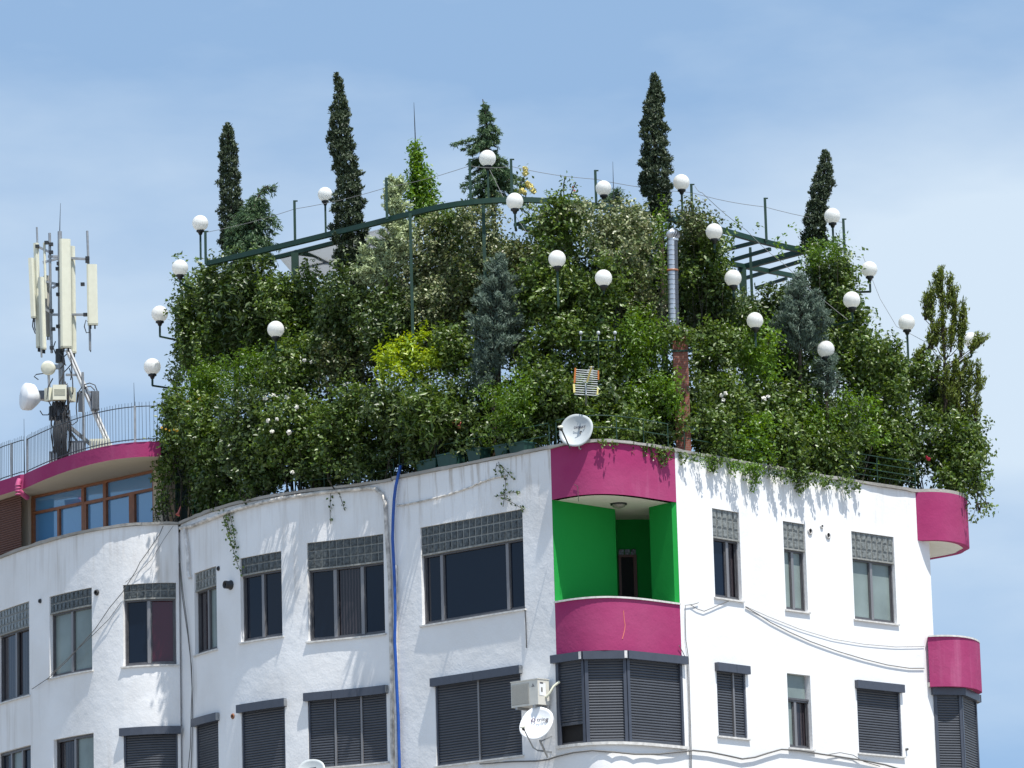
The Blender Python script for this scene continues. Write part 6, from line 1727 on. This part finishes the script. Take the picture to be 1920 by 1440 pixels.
# ------------------------------------------------------------------ fence on the penthouse roof
def fence(seg, lab, s0, s1, posts, hb=.07, ht=.80):
    t = thing('roof_fence', seg.at(s0, -.06, zft), lab, 'fence')
    n = max(2, int((s1 - s0) / .085)) ; rng = np.random.default_rng(3)
    for h in (hb, ht):
        k = 20; MB().tube([seg.at(s0 + (s1 - s0) * i / k, -.06, zft + h) for i in range(k + 1)], .012, 5, caps=False).build('rail', M['fence'], t)
    for i in range(n + 1):
        s_ = s0 + (s1 - s0) * i / n; j = rng.normal() * .006
        MB().bar(seg.at(s_, -.055, zft + hb - .03), seg.at(s_ + j, -.055, zft + ht + .09 + rng.normal() * .008), .009, .009, up=(0, 1, 0)).build('bar', M['fence'], t)
    for s_ in posts:
        MB().bar(seg.at(s_, -.07, zft), seg.at(s_, -.07, zft + ht + .02), .05, .05, up=(0, 1, 0)).build('post', M['steel'], t)
fence(Fp, 'dark bar fence curving along the magenta roof band', .02, Fp.hit(296, 800)[0], [.03, Fp.hit(251, 790)[0]])
fence(Fq, 'straight dark bar fence at the far left of the magenta roof', 0, Fq.L - .02, [Fq.hit(17, 880)[0]])
for x, y0, y1, seg, lab in ((249, 716, 757, Fp, 'thin spike rod on the roof fence near the hedge'), (42, 784, 880, Fq, 'thin spike rod on the roof fence at the far left')):
    s_, _ = seg.hit(x, y1); b_ = seg.at(s_, -.1, zft + (.75 if x > 100 else 0)); zt_ = seg.hit(x, y0)[1]
    o = MB().tube([b_, (b_[0] - .01, b_[1], zt_)], [.010, .004], 5).build('lightning_rod', M['fence']); tag(o, lab, 'lightning rod')

# ------------------------------------------------------------------ telecom mast
Ym = 96.5
def T(x, y, d=0): return W(x, y, Ym + d)
base = T(116, 870); base[2] = zft
mast = thing('telecom_mast', base, 'grey telecom mast with cream antennas on the penthouse roof', 'mast')
MB().tube([base, T(117, 760)], .115, 14).build('lower_pole', M['steel'], mast)
MB().tube([T(117, 770), T(115, 690), T(113, 600), T(112, 434)], [.075, .07, .055, .05], 12).build('upper_pole', M['steel'], mast)
MB().tube([T(112, 434), T(112.5, 410), T(113.5, 381)], [.012, .008, .004], 5).build('lightning_rod', M['black_metal'], mast)
def panel(x0, y0, x1, y1, wpx, dpx, ang, lab, back=0, mat='cream', taper=0):
    """upright box antenna from top centre (x0,y0) to bottom centre (x1,y1)"""
    a_ = T(x0, y0, back); b_ = T(x1, y1, back); b_[1] = a_[1]
    s_ = Ym / FPX; w_ = wpx * s_ / 2; dd = dpx * s_ / 2; ca, sa = math.cos(ang), math.sin(ang)
    ax = np.array([ca, sa, 0]) * w_; ay = np.array([-sa, ca, 0]) * dd
    poly = [(-1, -.55), (-.7, -1), (.7, -1), (1, -.55), (1, 1), (-1, 1)]
    vs = []
    for c_ in (b_, a_):
        for (u, v) in poly: vs.append(c_ + ax * u + ay * v)
    n = len(poly); fs = [(i, (i + 1) % n, (i + 1) % n + n, i + n) for i in range(n)] + [tuple(range(n))[::-1], tuple(range(n, 2 * n))]
    o = MB().add(vs, fs).build('panel_antenna', M[mat], mast)
    if lab: o['label'] = lab
    e = MB(); L_ = a_ - b_
    e.add([b_ + ax * u * .96 + ay * v * .96 - L_ / np.linalg.norm(L_) * z_ for z_ in (.035, .001) for (u, v) in poly], fs)
    e.build('end_cap', M['cream_dark'], o)
    for k in (-.4, .4):
        MB().tube([b_ + ax * k, b_ + ax * k - np.array([0, 0, .12])], .02, 6).build('connector', M['black_metal'], o)
    return o
panel(121.5, 449, 124, 650, 21, 13, .25, 'widest cream antenna panel in front of the pole', -.35)
panel(135, 462, 138, 660, 9, 10, .9, 'narrow cream panel behind the widest one', .1)
panel(172, 496, 174, 607, 20, 8, .12, 'short wide cream panel at the right', -.1)
panel(58.5, 484, 63.5, 594, 8, 9, 1.2, 'narrow cream panel at the far left', -.1)
panel(68, 456, 73, 650, 8, 8, 1.0, None, 0)
panel(77.5, 520, 82, 653, 9, 10, .7, None, -.25)
panel(88, 517, 92, 628, 12, 7, .5, None, .25, 'ac_grill')
def pipe(pts, r, name='pipe', mat='steel', n=8): return MB().tube([T(*p) for p in pts], r, n).build(name, M[mat], mast)
pipe([(163.5, 433), (166, 500), (169, 657)], .028, 'antenna_pipe'); pipe([(93, 437), (94.5, 540), (97, 662)], .032, 'antenna_pipe'); pipe([(69, 426), (74, 560), (78, 670)], .022, 'antenna_pipe')
pipe([(66, 456), (72, 600)], .035, 'antenna_pipe'); pipe([(83, 455), (86, 560)], .03, 'antenna_pipe', 'cream')
for p in ([(132, 484), (165, 486)], [(132, 590), (168, 590)], [(80, 492), (108, 485)], [(72, 463), (96, 474)], [(80, 527), (108, 533)], [(74, 572), (98, 588)], [(96, 590), (112, 590)], [(72, 597), (86, 598)], [(90, 481), (110, 481)], [(98, 540), (110, 533)]):
    MB().bar(T(*p[0]), T(*p[1]), .05, .05).build('cross_arm', M['steel'], mast)
for x, y in ((164, 484), (164, 490), (96, 458), (96, 473), (97, 583), (110, 494), (109, 534), (109, 552), (155, 533), (109, 612), (70, 462), (75, 527), (78, 572), (87, 455), (108, 504), (100, 617), (97, 652), (160, 590)):
    q = T(x, y, -.05); MB().box(q, (.045, 0, 0), (0, .05, 0), (0, 0, .035)).build('clamp', M['black_metal'], mast)
# round white microwave drums
d1 = T(90, 690, -.35); MB().lathe(d1, (-.08, -1, -.1), [(-.16, .15), (0, .165), (.02, .165), (.035, .155), (.05, .1), (.055, 0)], 26).build('drum_antenna', M['cream'], mast)
pipe([(91, 700), (93, 740)], .03, 'drum_support'); MB().box(T(105, 688), (.12, 0, 0), (0, .05, 0), (0, 0, .05)).build('drum_bracket', M['steel'], mast)
d2 = T(59, 745, -.1); ax2 = np.array([-.90, -.42, .06])
o = MB().lathe(d2, ax2, [(-.22, .06), (-.20, .10), (-.12, .20), (-.02, .30), (.06, .315), (.17, .315), (.20, .29), (.22, 0)], 30).build('dish_antenna', M['dish2'], mast)
MB().tube([d2 - ax2 * .18, d2 - ax2 * .34], .055, 12).build('dish_hub', M['dish2'], o)
MB().box(T(75, 741, -.05), (.11, 0, 0), (0, .08, 0), (0, 0, .095)).build('radio_unit', M['dark_steel'], o)
MB().bar(T(82, 742), T(100, 742), .08, .05).build('dish_bracket', M['steel'], o)
# boxes
def ebox(x, y, w_, h_, d_, mat, name, back=0, ang=.2, grille=False):
    s_ = Ym / FPX; c_ = T(x, y, back); ca, sa = math.cos(ang), math.sin(ang)
    o = MB().box(c_, np.array([ca, sa, 0]) * w_ * s_ / 2, np.array([-sa, ca, 0]) * d_ / 2, (0, 0, h_ * s_ / 2)).build(name, M[mat], mast)
    if grille:
        g = MB()
        for k in range(6):
            g.box(c_ + np.array([sa, -ca, 0]) * (d_ / 2 + .003) + np.array([0, 0, (k - 2.5) * h_ * s_ * .075]), np.array([ca, sa, 0]) * w_ * s_ * .40, np.array([-sa, ca, 0]) * .004, (0, 0, h_ * s_ * .022))
        g.build('grille', M['cream_dark'], o)
    return o
ebox(111.5, 737, 26, 29, .22, 'cream', 'equipment_box', -.35, .15, True); ebox(92, 740, 11, 25, .2, 'cream', 'equipment_box', -.25, .7); ebox(134, 740, 11, 27, .2, 'cream', 'equipment_box', -.15, -.3)
ebox(152, 755, 10, 34, .15, 'dark_steel', 'radio_box', .05); ebox(178, 752, 15, 36, .2, 'dark_steel', 'radio_box', .05)
for k in range(6): ebox(172.5 + k * 2.4, 752, .9, 34, .26, 'steel', 'cooling_fin', .02)
ebox(163, 735, 30, 4, .05, 'steel', 'cross_arm', .1); ebox(140, 703, 34, 4, .05, 'steel', 'cross_arm', 0, .2)
pipe([(155, 698), (156, 745), (157, 865)], .03, 'box_support'); 
ebox(110, 770, 24, 30, .25, 'dark_steel', 'cable_box', -.05); ebox(98, 775, 12, 26, .15, 'black_metal', 'cable_box', -.1)
MB().tube([T(112, 680, -.02), T(112, 655, -.02)], .10, 8).build('cable_bundle', M['black_metal'], mast)
# struts
a_ = T(127, 655, -.05); b_ = T(206, 838, .3); 
MB().bar(a_, b_, .13, .10).build('strut', M['dish2'], mast); MB().bar(a_ + np.array([.02, -.058, .0]), b_ + np.array([.02, -.058, 0]), .02, .02).build('strut_groove', M['cable_grey'], mast)
MB().bar(T(124, 795), T(182, 843, .3), .08, .07).build('strut', M['steel'], mast); MB().bar(T(124, 800), T(160, 848, .3), .04, .04).build('strut', M['steel'], mast)
rng = np.random.default_rng(9)
for k in range(54):       # loops of black cable
    x = rng.uniform(98, 135); y0 = rng.uniform(655, 780); y1 = y0 + rng.uniform(20, 90); dx = rng.uniform(-10, 10)
    if k > 26: x = rng.uniform(100, 128); y0 = 780; y1 = 860; dx = rng.uniform(-6, 6)
    pipe([(x, y0, -.25), (x + dx, y0 + (y1 - y0) * .3, -.35), (x + dx * 1.2, y0 + (y1 - y0) * .7, -.3), (x + dx * .2, y1, -.12)], .014, 'cable', 'cable', 5)
for pts in ([(168, 608, -.1), (161, 600, -.1), (158, 612, -.1), (162, 624, -.1), (170, 622, -.1)], [(62, 600), (61, 612), (66, 625), (74, 628), (78, 622)], [(64, 600), (65, 615), (71, 631), (80, 630)], [(145, 755), (147, 735), (156, 722), (168, 718), (178, 722), (183, 735)], [(148, 760), (150, 738), (160, 726), (170, 724), (178, 732)],
            [(145, 735, -.1), (143, 765, -.1), (145, 790, -.1), (136, 797, -.1), (126, 790, -.1)], [(75, 770, -.1), (80, 778, -.1), (90, 778, -.1), (96, 770, -.1)], [(82, 700), (68, 702), (64, 706), (72, 712)], [(110, 610), (112, 640), (118, 660)], [(104, 640), (100, 652), (106, 668)], [(137, 663), (136, 680), (126, 692), (118, 700)], [(170, 625), (170, 660)]):
    pipe(pts, .013, 'cable', 'cable', 5)
# plant on the penthouse roof behind the fence
for x0, x1, y0, y1, mat, lab in ((128, 158, 826, 858, 'dark_steel', 'dark ribbed cabinet on the roof at the foot of the mast'), (168, 205, 822, 850, 'cream', 'pale equipment cabinet right of the mast foot'), (92, 108, 846, 866, 'cable_grey', 'small grey box left of the mast foot')):
    Yb = Ym - .2; a_ = W(x0, y1, Yb); b_ = W(x1, y0, Yb)
    t = thing('equipment_cabinet', ((a_[0] + b_[0]) / 2, Yb, zft), lab, 'cabinet')
    MB().box(((a_[0] + b_[0]) / 2, Yb + .2, (zft + b_[2]) / 2), ((b_[0] - a_[0]) / 2, 0, 0), (0, .2, 0), (0, 0, (b_[2] - zft) / 2)).build('body', M[mat], t)
    nf = max(2, int((x1 - x0) / 5)); g = MB()
    for k in range(nf): g.box((a_[0] + (b_[0] - a_[0]) * (k + .5) / nf, Yb - .01, (zft + b_[2]) / 2), (.012, 0, 0), (0, .012, 0), (0, 0, (b_[2] - zft) / 2 * .9))
    g.build('rib', M['steel'], t)

# ------------------------------------------------------------------ ground
g_ = MB().add([(-3000, -3000, 0), (3000, -3000, 0), (3000, 4000, 0), (-3000, 4000, 0)], [(0, 1, 2, 3)]).build('ground', M['ground'])
tag(g_, kind='structure')
